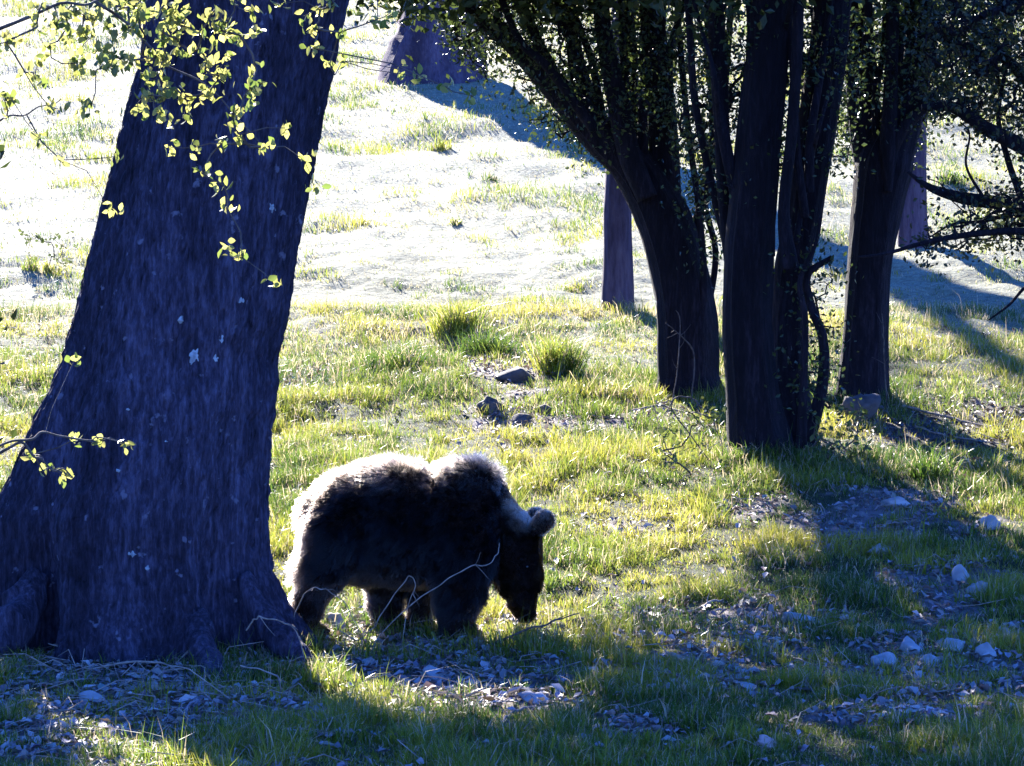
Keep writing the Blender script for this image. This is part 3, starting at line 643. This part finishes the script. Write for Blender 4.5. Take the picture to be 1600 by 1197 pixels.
# --- big far tree
YG = 45.0
Gs = [('trunk', *pxl([(672, 175, 100), (676, 118, 82), (686, 60, 66), (692, 0, 58), (700, -150, 54), (715, -450, 48), (730, -800, 34), (735, -1100, 14)], YG)),
      ('limb', *pxl([(712, -420, 26), (790, -600, 18), (880, -780, 8)], YG)), ('limb', *pxl([(716, -460, 24), (600, -660, 16), (520, -860, 7)], YG)), ('limb', *pxl([(728, -700, 18), (780, -900, 12), (800, -1100, 5)], YG + .5))]
zG = float(gz(P(676, 118, YG)[0], YG)); Gs[0][1][0][2] = zG - .6
tree('old_tree', 'massive violet grey trunk far up the slope casting a long shadow', P(676, 118, YG) * [1, 1, 0] + [0, 0, zG], Gs, [crown_pts([(450, -600), (950, -600), (1000, -1000), (750, -1350), (450, -1000)], 260, YG, 2.2, R_(11), 1.2, .4, 16)], M_FAR, 61, .12, 8, LG, spread=.2, rmin=.008)
# --- dark bush on the right
YH = 17.6
H = [('trunk', *pxl([(1800, 790, 40), (1795, 700, 34), (1780, 500, 30), (1750, 300, 26), (1720, 100, 22), (1690, -100, 16), (1660, -300, 9)], YH)),
     ('branch', *pxl([(1770, 380, 16), (1680, 340, 14), (1600, 322, 12), (1520, 312, 10), (1470, 300, 7), (1440, 285, 4), (1418, 268, 2.5)], YH, )),
     ('branch', *pxl([(1750, 300, 14), (1660, 262, 13), (1590, 225, 12), (1540, 200, 11), (1490, 168, 9), (1440, 168, 5)], YH - .2)),
     ('branch', *pxl([(1775, 420, 9), (1680, 380, 7), (1600, 362, 6), (1520, 366, 5), (1450, 378, 4), (1385, 396, 2.5), (1340, 402, 1.5)], YH - .4)),
     ('branch', *pxl([(1745, 280, 14), (1660, 180, 11), (1590, 110, 9), (1520, 40, 7), (1470, -20, 5)], YH + .2)),
     ('branch', *pxl([(1785, 560, 7), (1690, 470, 4), (1620, 440, 3), (1575, 478, 2), (1545, 500, 1.2)], YH - .3)),
     ('branch', *pxl([(1600, 322, 6), (1575, 250, 5), (1560, 180, 4), (1575, 90, 3)], YH)),
     ('branch', *pxl([(1540, 314, 3), (1510, 260, 2), (1515, 210, 1.6), (1500, 190, 1)], YH)),
     ('branch', *pxl([(1600, 325, 4), (1540, 345, 3), (1490, 350, 2), (1450, 372, 1.2)], YH + .1))]
cH = [crown_pts([(1450, 180), (1500, 190), (1560, 230), (1640, 260), (1760, 240), (1740, -60), (1480, -60), (1440, 60)], 880, YH, .7, R_(12), 3.0, .42, 17),
      crown_pts([(1430, 270), (1520, 300), (1640, 290), (1760, 320), (1760, 420), (1600, 385), (1430, 400), (1440, 360), (1520, 335)], 190, YH, .5, R_(13), 3.0, .4, 18),
      crown_pts([(1480, -60), (1760, -60), (1900, -300), (1600, -420)], 150, YH, .9, R_(14), 2.0, .4, 19)]
zH = float(gz(P(1800, 760, YH)[0], YH)); H[0][1][0][2] = zH - .25
tree('thorn_bush', 'black tangled bush with bare horizontal branches reaching in beside the slope', P(1800, 760, YH) * [1, 1, 0] + [0, 0, zH], H, cH, M_DARK, 71, .042, 11, (np.array([.014, .020, .008]), np.array([.04, .05, .014])), spread=.07, rmin=.004)

# --- huge tree on the left
YI = 13.75
TI = [(1075, 195, 262), (1045, 197, 252), (1000, 203, 238), (960, 205, 224), (920, 203, 212), (860, 200, 204), (800, 200, 206), (700, 228, 190), (600, 258, 176), (560, 266, 168), (500, 284, 167), (400, 306, 162), (300, 328, 159), (200, 350, 156), (100, 376, 152), (0, 394, 157), (-150, 425, 150), (-450, 485, 140), (-900, 560, 118), (-1400, 600, 84), (-1900, 610, 40)]
cI = np.array([P(c_, y_, YI) for (y_, c_, h_) in TI]); rI = np.array([h_ * YI / F for (y_, c_, h_) in TI])
zI = float(gz(cI[2, 0], YI)); cI[:, 1] += .0
NI, SI = 760, 380
tt = np.concatenate([np.linspace(0, 15, 680), np.linspace(15.05, 20, 80)]) / 20.0
c = np.stack([np.interp(tt * 20, np.arange(21), cI[:, k]) for k in range(3)], -1); r0 = np.interp(tt * 20, np.arange(21), rI)
ker = np.hanning(27); ker /= ker.sum()
sm = lambda a: np.convolve(np.pad(a, 13, 'edge'), ker, 'valid')
c = np.stack([sm(c[:, k]) for k in range(3)], -1); r0 = sm(r0)
th = np.linspace(0, 2 * np.pi, SI, endpoint=False)[None, :]; hz = (c[:, 2] - zI)[:, None]
bs = np.exp(-np.maximum(hz, 0) / .42)
wav = .5 * (fbm(np.stack([np.cos(th) * 1.3 + 0 * hz, np.sin(th) * 1.3 + 0 * hz, hz * .3 + 0 * th], -1), 3, 91) - .5)
fl_ = 1 + bs * (.20 * np.cos(th * 5 + .9) + .13 * np.cos(th * 8 + 2.2) + .07 * np.cos(th * 13 + .4)) + .035 * np.cos(th * 7 + hz * .6) + .16 * wav
pp = np.stack([np.cos(th) * 7 + 0 * hz, np.sin(th) * 7 + 0 * hz, hz * 2.6 + np.cos(th) * .5], -1)
rid = np.abs(fbm(pp * 1.6, 4, 95) - .5) * 2
rid2 = np.abs(fbm(pp * np.array([4.2, 4.2, 3.0]), 3, 99) - .5) * 2
fl_ = fl_ - .034 * (1 - rid) ** 3 - .016 * (1 - rid2) ** 2 + .03 * (fbm(pp * np.array([6, 6, 9.]), 3, 97) - .5)
V = np.stack([c[:, 0:1] + np.cos(th) * r0[:, None] * fl_, c[:, 1:2] + np.sin(th) * r0[:, None] * fl_ * .9, c[:, 2:3] + 0 * th], -1).reshape(-1, 3)
i = np.arange(NI - 1)[:, None] * SI; j = np.arange(SI)[None]; k = (j + 1) % SI
Q = np.stack([i + j, i + k, i + SI + k, i + SI + j], -1).reshape(-1, 4)
bI = np.array([cI[2, 0], YI, zI]); tI = empty('huge_tree', bI); tag(tI, 'huge leaning blue grey trunk with flaring roots beside the bear', 'tree')
trI = mk('trunk', V - bI, Q, M_BIG, tI)
for sx, pts, rad in ((0, [(380, 900, -.30), (415, 965, -.40), (440, 1000, -.48), (470, 1025, -.58), (505, 1042, -.70)], [.04, .07, .075, .05, .015]), (1, [(310, 960, -.50), (318, 1015, -.72), (335, 1055, -.95), (365, 1085, -1.2)], [.05, .075, .06, .015]),
                    (2, [(60, 900, -.40), (20, 980, -.60), (-50, 1040, -.80), (-120, 1080, -1.1)], [.07, .12, .09, .03])):
    p_ = np.array([P(a, b2, YI + d2) for a, b2, d2 in pts])
    p_[-1, 2] = float(gz(p_[-1, 0], p_[-1, 1])) - .03
    (Vr, Fr), _ = limb(p_, rad, 60, 36, .45, 100 + sx, 12); mk('root', Vr - bI, Fr, M_BIG, tI)
for sx, (pts, rad) in enumerate((([(470, -420, 0), (300, -700, -.4), (100, -950, -.9), (-200, -1150, -1.2)], [.24, .17, .10, .04]), ([(540, -800, 0), (700, -1100, .4), (860, -1400, .8)], [.22, .13, .04]), ([(560, -950, 0), (480, -1300, .9), (420, -1700, 1.6)], [.2, .12, .04]))):
    p_ = np.array([P(a, b2, YI + d2) for a, b2, d2 in pts]); (Vr, Fr), _ = limb(p_, rad, 30, 16, .15, 120 + sx, 6); mk('limb', Vr - bI, Fr, M_BIG, tI)
# leafy crown high above the frame, made dense to shade the near ground
shade_limb = np.array([P(470, -420, YI + .2), P(440, -470, YI + 1.6), P(400, -420, YI + 3.0), P(340, -330, YI + 4.4)]); (Vr, Fr), blc = limb(shade_limb, [.2, .15, .1, .05], 30, 16, .15, 131, 6); mk('limb', Vr - bI, Fr, M_BIG, tI)  # unseen back limb added to carry leaves that shade the foreground
shade_cp = crown_pts([(140, -20), (330, -30), (560, -60), (640, -400), (400, -640), (140, -560)], 900, YI + 4.2, .9, R_(19), 1.6, .40, 23)
cp = crown_pts([(100, -1400), (900, -1150), (1100, -1700), (600, -2400), (0, -2000)], 900, YI, 2.0, R_(15), .8, .40, 20)
V, Q2 = twigs(np.vstack([c[-90:], blc]), np.vstack([cp, shade_cp]), .005, R_(16)); o = mk('twigs', V - bI, Q2, M_DARK, tI, smooth=False); o['kind'] = 'stuff'
V, T, C = leaves_at(np.vstack([cp, shade_cp]), 24, .17, .085, LG, R_(17)); o = mk('crown', V - bI, T, M_CROWN, tI, colr=C, smooth=False); o['kind'] = 'stuff'
# lichen patches on the front of the trunk
def front_point(px, py):
    best = None
    for yy in np.linspace(YI - 1.1, YI, 200):
        p = P(px, py, yy); q = np.argmin(np.abs(c[:, 2] - p[2])); d = np.array([p[0] - c[q, 0], (p[1] - c[q, 1]) / .9]); rr_ = np.hypot(*d); a_ = math.atan2(d[1], d[0]) % (2 * np.pi)
        if rr_ < r0[q] * fl_[q, int(a_ / (2 * np.pi) * SI) % SI]: return p
    return P(px, py, YI - .6)
for (px, py, wp, hp) in ((303, 556, 13, 17), (282, 500, 7, 6), (347, 530, 5, 12), (378, 470, 6, 7), (338, 560, 6, 10), (208, 866, 7, 6), (425, 325, 6, 10), (260, 690, 4, 4), (185, 735, 5, 4), (230, 888, 5, 5), (310, 960, 4, 4), (200, 640, 4, 3)):
    r = R_(px + py); na = 14; ring = []; 
    cpt = front_point(px, py)
    for rad_ in (.45, 1.0):
        for a_ in np.linspace(0, 2 * np.pi, na, endpoint=False):
            k_ = rad_ * r.uniform(.7, 1.25); ring.append(front_point(px + math.cos(a_) * wp * k_, py + math.sin(a_) * hp * k_) + np.array([0, -.007 if rad_ < .9 else .004, 0]))
    V = np.vstack([[cpt + np.array([0, -.009, 0])], ring]); jj = np.arange(na); kk = (jj + 1) % na
    Tt = np.stack([np.zeros(na, int), 1 + kk, 1 + jj], -1); Qq = np.stack([1 + jj, 1 + kk, 1 + na + kk, 1 + na + jj], -1)
    mk('lichen_patch', V - bI, [Tt, Qq], M_LICHEN, trI)

# --- overhanging sapling with fresh leaves (its stem stands just left of the view)
YJ = 6.6
CL = [(60,20),(90,25),(120,15),(150,20),(180,10),(215,25),(250,15),(270,30),(290,20),(325,30),(355,35),(392,18),(440,5),(475,25),(500,15),(520,5),(100,50),(140,60),(180,55),(210,40),(255,50),(275,60),(310,50),(350,50),(375,55),(400,50),(490,45),(530,50),
 (80,90),(120,100),(160,80),(200,90),(235,95),(250,85),(310,75),(355,90),(320,110),(345,115),(400,110),(410,130),(490,75),(515,100),(535,95),(150,110),(185,110),(235,125),(250,140),(225,150),(290,150),(325,145),(395,155),(365,170),(365,190),(255,180),(285,185),
 (345,225),(305,230),(375,210),(445,200),(410,230),(265,230),(180,245),(315,270),(350,290),(355,325),(475,250),(490,290),(60,215),(95,250),(130,170),(55,125),(350,390),(378,402),(430,445),(170,325),(120,685),(155,690),(195,692),(50,710),(75,730),(105,745),(115,565),
 (630,110),(655,120),(695,135),(740,150),(590,30),(610,20),(330,-40),(250,-60),(420,-50),(520,-60),(160,-50),(80,-40),(20,60),(15,150),(600,-40)]
CL = np.array(CL, float); r = R_(33)
upper = CL[(CL[:, 0] < 560) & (CL[:, 1] < 175)]
CL = np.vstack([CL, upper[upper[:, 0] < 400] + r.normal(0, 20, upper[upper[:, 0] < 400].shape), upper[upper[:, 0] < 260] + r.normal(0, 24, (int((upper[:, 0] < 260).sum()), 2))])
dj = (fbm(np.stack([CL[:, 0] / 150, CL[:, 1] / 150, 0 * CL[:, 0]], -1), 2, 44) - .5) * 1.6
cj = P(CL[:, 0], CL[:, 1], YJ + dj)
stem = np.array([P(-260, 1900, YJ), P(-265, 1500, YJ), P(-270, 900, YJ), P(-290, 400, YJ), P(-280, 0, YJ), P(-240, -400, YJ), P(-200, -800, YJ)])
stem[0, 2] = float(gz(stem[0, 0], YJ)) - .15
bJ = np.array([stem[0, 0], YJ, float(gz(stem[0, 0], YJ))]); tJ = empty('sapling', bJ); tag(tJ, 'sapling twigs with fresh yellow green leaves hanging before the huge trunk', 'tree')
(V, Fq), cst = limb(stem, [.06, .055, .05, .045, .038, .03, .015], 50, 12, .1, 5); mk('trunk', V - bJ, Fq, M_TWIG, tJ)
nodes = [cst]; brs = []
for pts, rad in (([(-285, 250, 0), (-120, 90, .0), (60, 20, -.1), (180, -20, 0), (330, -50, .1), (480, -60, 0)], [.012, .007, .004, .003, .002, .0015]), ([(-288, 420, 0), (-150, 250, .1), (0, 190, .1), (95, 155, .2)], [.007, .004, .0025, .0012]),
                 ([(-275, 900, 0), (-130, 760, 0), (0, 690, 0), (90, 683, 0), (195, 692, 0)], [.008, .006, .0035, .0025, .0015]), ([(-275, 950, 0), (-130, 800, .1), (0, 705, .1), (60, 712, .1), (115, 748, .1)], [.008, .006, .004, .003, .0015]),
                 ([(-280, 100, 0), (-60, -60, .2), (150, 10, .2), (260, 90, .2), (350, 160, .2), (420, 240, .2)], [.012, .007, .004, .003, .002, .0015])):
    p_ = np.array([P(a, b2, YJ + d2) for a, b2, d2 in pts]); p_ = catmull(p_, 14); p_[1:-1] += R_(int(abs(p_[1, 0]) * 1e4)).normal(0, .008, p_[1:-1].shape); (V, Fq), cl_ = limb(p_, rad, 60, 8, .2, 6, 30); brs.append((mk('branch', V - bJ, Fq, M_TWIG, tJ), cl_)); nodes.append(cl_[12:])
nodes = np.vstack(nodes)
V, Q2 = twigs(nodes, cj, .0011, r, .0028); o = mk('twigs', V - bJ, Q2, M_TWIG, tJ, smooth=False); o['kind'] = 'stuff'
LV = np.array([[0, -.5, 0], [.2, -.3, .05], [.32, .02, .09], [.2, .3, .05], [0, .55, -.06], [-.2, .3, .05], [-.32, .02, .09], [-.2, -.3, .05], [0, -.1, 0], [0, .25, 0]])
LT = np.array([[0, 1, 8], [1, 2, 8], [2, 9, 8], [2, 3, 9], [3, 4, 9], [4, 5, 9], [5, 6, 9], [6, 8, 9], [6, 7, 8], [7, 0, 8]])
YG_ = (np.array([.075, .11, .015]), np.array([.30, .29, .08]))
lmesh = []
for k in range(5):
    o = mk('leaf', LV, LT, M_LEAF, colr=np.repeat((YG_[0] + (YG_[1] - YG_[0]) * k / 4)[None], 10, 0)); lmesh.append(o.data); bpy.data.objects.remove(o)
pos = np.repeat(cj, 8, 0) + r.normal(0, 1, (len(cj) * 8, 3)) * np.array([.012, .016, .010]); oi = r.permutation(len(pos))
from mathutils import Euler
for a_ in oi[:300]:
    o = bpy.data.objects.new('leaf', lmesh[int(r.integers(5))]); col.objects.link(o); o.parent = min(brs, key=lambda q_: np.linalg.norm(q_[1] - pos[a_], axis=1).min())[0]
    s_ = r.uniform(.015, .030); o.scale = (s_, s_, s_); o.rotation_euler = (r.uniform(0, 6.28), r.uniform(0, 6.28), r.uniform(0, 6.28)); o.location = pos[a_] - bJ
rest = pos[oi[300:]]; nR = len(rest); Rm = rotm(r.uniform(0, 6.28, nR), r.uniform(0, 6.28, nR), r.uniform(0, 6.28, nR))
V = np.einsum('nij,kj->nki', Rm, LV) * r.uniform(.015, .030, (nR, 1, 1)) + rest[:, None] - bJ
o = mk('foliage', V.reshape(-1, 3), (np.arange(nR)[:, None, None] * 10 + LT[None]).reshape(-1, 3), M_LEAF, tJ, colr=np.repeat(YG_[0] + (YG_[1] - YG_[0]) * r.random((nR, 1)), 10, 0)); o['kind'] = 'stuff'

# --- shrub added at the left edge to shade the foot of the huge tree
YK = 15.6
K = [('trunk', *pxl([(-300, 1000, 26), (-300, 920, 22), (-290, 700, 18), (-280, 450, 14), (-270, 150, 8)], YK)), ('limb', *pxl([(-295, 800, 12), (-200, 600, 9), (-110, 400, 5)], YK - .2)), ('limb', *pxl([(-292, 750, 12), (-400, 560, 9), (-470, 350, 5)], YK + .2)), ('limb', *pxl([(-285, 600, 10), (-180, 350, 7), (-120, 120, 4)], YK + .3))]
zK = float(gz(P(-300, 940, YK)[0], YK)); K[0][1][0][2] = zK - .2
tree('shade_shrub', 'dense dark shrub added at the left beyond the huge trunk for its shade', P(-300, 940, YK) * [1, 1, 0] + [0, 0, zK], K, [crown_pts([(-60, 760), (-55, 400), (-70, 60), (-200, -60), (-450, 60), (-560, 500), (-420, 820), (-150, 840)], 1700, YK, .6, R_(18), 2, .3, 22)], M_DARK, 81, .085, 15, DG, spread=.10)

# ------------------------------------------------------------------ stones
STN = [  # px, py, w, h, material, label
 (1545, 828, 36, 30, M_STONE, 'squarish pale stone at the edge of the sunlit grass'), (1500, 912, 44, 34, M_STONE, 'rounded stone below the squarish pale stone'), (1530, 930, 36, 26, M_STONE, 'small stone touching the rounded stone in the shade'),
 (1380, 1046, 60, 36, M_STONE, 'big stone at the near end of the stone row in shade'), (1420, 1022, 44, 34, M_STONE, 'domed stone in the middle of the stone row'), (1450, 1044, 50, 30, M_STONE, 'flat stone in the shaded stone row'), (1490, 1020, 50, 34, M_STONE, 'wide stone in the far part of the stone row'),
 (1540, 1030, 44, 36, M_STONE, 'pale stone at the far end of the stone row'), (1570, 996, 34, 22, M_STONE, 'small round stone above the stone row'), (1250, 976, 56, 26, M_STONE, 'flat pale stone beside the broken stick'), (1345, 655, 76, 48, M_ROCK, 'large angular rock at the foot of the forked trunk'),
 (805, 598, 80, 30, M_ROCK, 'dark rock shape standing in for the earth bank in the hollow under the tussocks'), (765, 645, 46, 30, M_ROCK, 'bluish lump of rock below the dark hollow'), (850, 645, 30, 20, M_ROCK, 'small dark rock right of the bluish rock lump'), (815, 662, 40, 18, M_ROCK, 'low black rock below the bluish rock lump'),  # first rock shape stands in for the hollow's earth bank
 (1195, 1170, 40, 26, M_PINK, 'pinkish rounded stone in the lower grass'), (526, 985, 40, 32, M_STONE, 'stone between the hind legs of the bear'), (905, 985, 54, 30, M_ROCK, 'dark stone in front of the muzzle of the bear'), (868, 992, 40, 30, M_ROCK, 'dark stone just under the nose of the bear'),
 (835, 1098, 64, 22, M_STONE, 'flat tilted slab in the bear shadow'), (680, 1060, 50, 24, M_STONE, 'low stone in the shade before the front paws'), (1130, 800, 30, 16, M_ROCK, 'little rock in sunlit grass below the twin stem tree'), (1400, 792, 52, 22, M_STONE, 'long low stone in the shade below the twin stem tree'), (1375, 865, 46, 18, M_STONE, 'flat stone in the shaded grass under the forked tree'),
 (150, 1100, 50, 22, M_STONE, 'flat stone in the litter before the huge trunk'), (1165, 1080, 40, 22, M_STONE, 'stone beside the bleached stick')]
for k, (px, py, wp, hp, mt, lab) in enumerate(STN):
    p = ground_at(px, py); s = p[1] / F; V, T = ico((0, 0, 0), 1.0, 3); r = R_(500 + k)
    V = V * (1 + .55 * (fbm(V * 1.3 + k * 5, 2, k) - .5) * 2)[:, None]
    nrm = unit(r.normal(0, 1, (10, 3)))
    for q_ in nrm: dd = V @ q_; V = V - np.maximum(dd - .58, 0)[:, None] * q_ * .9
    V = V * (1 + .22 * (fbm(V * 4, 4, k + 9) - .5))[:, None]
    V = V * np.array([wp * s * .5, wp * s * .45, hp * s * .62]); V[:, 2] += hp * s * .28
    o = mk('stone', V, T, mt, smooth=True); o.location = p; tag(o, lab, 'stone', 'stones lying on the slope')

# ------------------------------------------------------------------ twigs and sticks
STK = [  # list of (px,py,dY), radii, base depth or None, mat, label
 ([(530, 985), (560, 1000), (590, 970), (615, 930), (640, 902), (648, 915), (640, 940), (622, 985)], .003, 13.55, M_DRY, 'bent looped dry stalk standing before the bear'),
 ([(575, 1030), (600, 985), (650, 940), (700, 905), (735, 885), (765, 880), (778, 860), (780, 848)], .003, 13.5, M_DRY, 'long arched stalk crossing the flank of the bear'),
 ([(455, 990), (468, 940), (485, 920), (510, 922), (540, 945), (560, 985), (566, 1015)], .0026, 13.6, M_DRY, 'thin arched stalk over the hind paw of the bear'),
 ([(385, 985), (395, 970), (410, 965), (440, 972), (465, 990), (480, 1012)], .004, 13.05, M_DRY, 'pale curved twig over the right root'),
 ([(90, 1050), (170, 1040), (240, 1035), (300, 1048)], .006, 12.75, M_DRY, 'long pale twig lying along the foot of the trunk'),
 ([(195, 1140), (192, 1095), (215, 1060), (245, 1040)], .005, 12.6, M_DRY, 'thin twig arching up from the litter to the roots'),
 ([(130, 1085), (220, 1083), (290, 1095), (380, 1100), (430, 1085), (438, 1068), (420, 1050), (375, 1040)], .006, 12.3, M_DRY, 'looping bleached twig on the litter before the roots'),
 ([(415, 1180), (440, 1140), (452, 1110), (460, 1085)], .007, 11.9, M_TWIG, 'dark upright stick rising from the litter'),
 ([(420, 1200), (490, 1165), (545, 1142), (565, 1135), (600, 1145)], .010, 11.5, M_DRY, 'bleached forked stick lying across the shadow edge'),
 ([(700, 1010), (770, 1005), (820, 985), (860, 972), (905, 958)], .006, 13.7, M_TWIG, 'dark stick under the muzzle of the bear'),
 ([(1040, 972), (1085, 962), (1110, 948), (1130, 945)], .010, None, M_DRY, 'pale stick lying on the litter right of the bear'),
 ([(1048, 1035), (1070, 1045), (1100, 1058)], .016, None, M_DRY, 'short thick bleached stick in the shaded grass'),
 ([(1130, 1050), (1150, 1075), (1165, 1085)], .008, None, M_DRY, 'thin pale stick beside the stone in shade'),
 ([(1225, 980), (1232, 968), (1240, 958)], .014, None, M_DRY, 'broken pale stick leaning on the flat stone'),
 ([(1320, 955), (1317, 968), (1314, 972)], .010, None, M_DRY, 'short upright stub of pale wood'),
 ([(1280, 1068), (1292, 1060), (1296, 1056)], .010, None, M_DRY, 'short pale stub left of the stone row'),
 ([(1240, 1035), (1270, 1045), (1295, 1062)], .005, None, M_DRY, 'thin straw stick left of the stone row'),
 ([(1480, 1135), (1510, 1145), (1550, 1142)], .007, None, M_DRY, 'curved pale stick in the lower right shade'),
 ([(1410, 640), (1470, 655), (1540, 672)], .010, None, M_DRY, 'straight stick on the shade darkened litter under the forked tree'),
 ([(1430, 672), (1500, 690), (1570, 700)], .008, None, M_DRY, 'second stick lower on the shade darkened litter'),
 ([(985, 648), (1030, 640), (1075, 652)], .010, None, M_DRY, 'pale stick on bare soil by the leaning trunk'),
 ([(780, 1140), (800, 1122), (830, 1113), (850, 1116)], .007, None, M_DRY, 'arched root like twig in the bear shadow'),
 ([(770, 1165), (820, 1152), (870, 1148), (900, 1160)], .006, None, M_DRY, 'thin bent twig below the arched twig'),
 ([(615, 1045), (640, 1026), (660, 1020)], .005, None, M_DRY, 'pale bent stalk before the front paws'),
 ([(1100, 640), (1075, 620), (1050, 640), (1120, 700)], .006, 18.6, M_TWIG, 'bramble stem left of the twin stem tree'),
 ([(1050, 610), (1060, 560), (1062, 500), (1056, 485)], .005, 20.9, M_TWIG, 'thin grey shoot against the leaning trunk'),
 ([(1080, 600), (1085, 560), (1070, 530), (1040, 505)], .005, 20.9, M_TWIG, 'curved grey shoot crossing the leaning trunk'),
 ([(1385, 610), (1382, 560), (1380, 520), (1378, 490)], .005, 20.8, M_TWIG, 'thin upright shoot right of the forked trunk')]
for k, (pts, rad, Y, mt, lab) in enumerate(STK):
    if Y is None:
        p_ = np.array([ground_at(a, b2) for a, b2 in pts]); p_[:, 2] += rad * 1.6 + .012
    else:
        p_ = np.array([P(a, b2, Y + .05 * math.sin(k + i_)) for i_, (a, b2) in enumerate(pts)])
        g_ = gz(p_[:, 0], p_[:, 1]); p_[:, 2] = np.maximum(p_[:, 2], g_ + .004)
        e_ = 0 if p_[0, 2] - g_[0] < p_[-1, 2] - g_[-1] else -1
        p_[e_, 2] = g_[e_] - .02
    p_ = catmull(p_, max(12, 3 * len(p_))); p_[1:-1] += R_(700 + k).normal(0, .0035, p_[1:-1].shape)
    (V, Fq), cc_ = limb(p_, [rad, rad, rad * .85, rad * .5], 60, 8, .3, 700 + k, 40)
    r = R_(760 + k); parts_ = [(V, Fq)]
    for q_ in range(3 if len(pts) > 3 else 1):
        i0 = int(r.uniform(.25, .85) * 59); tg = unit(cc_[min(i0 + 2, 59)] - cc_[max(i0 - 2, 0)]); L_ = r.uniform(.05, .14)
        dr = unit(tg + r.normal(0, .55, 3)); ends = np.array([cc_[i0], cc_[i0] + dr * L_ * .5 + r.normal(0, .006, 3), cc_[i0] + dr * L_]); ends[:, 2] = np.maximum(ends[:, 2], gz(ends[:, 0], ends[:, 1]) + .003)
        parts_.append(limb(ends, [rad * .55, rad * .4, rad * .2], 10, 6, .2, 3)[0])
    V, Fq = merge(parts_)
    o = mk('dry_twig' if rad < .009 else 'stick', V - p_[0], Fq, mt); o.location = p_[0]; tag(o, lab, 'twig' if rad < .009 else 'stick')

# brambles with small leaves at the foot of the trunks
for k, (px, py, Y, wp, hp, nb, lab) in enumerate(((1080, 660, 18.4, 120, 110, 26, 'leafy bramble between the leaning tree and the twin stem tree'), (1310, 700, 18.6, 90, 90, 22, 'leafy bramble right of the twin stem tree'), (75, 420, 24.0, 80, 60, 22, 'dark leafy weed on the slope left of the huge trunk'))):
    b0 = ground_at(px, py) if k == 2 else P(px, py, Y); b0[2] = float(gz(b0[0], b0[1])); s = b0[1] / F; r = R_(900 + k)
    pts = b0 + np.stack([r.uniform(-.5, .5, nb) * wp * s, r.uniform(-.2, .2, nb), r.uniform(.1, 1, nb) * hp * s], -1)
    t = empty('bramble', b0); V, Q2 = twigs(b0[None], pts, .002, r, .006); mk('stems', V - b0, Q2, M_TWIG, t, smooth=False)
    V, T, C = leaves_at(pts, 6, .03, .05, LG, r); o = mk('foliage', V - b0, T, M_CROWN, t, colr=C, smooth=False); o['kind'] = 'stuff'
    tag(t, lab, 'shrub')
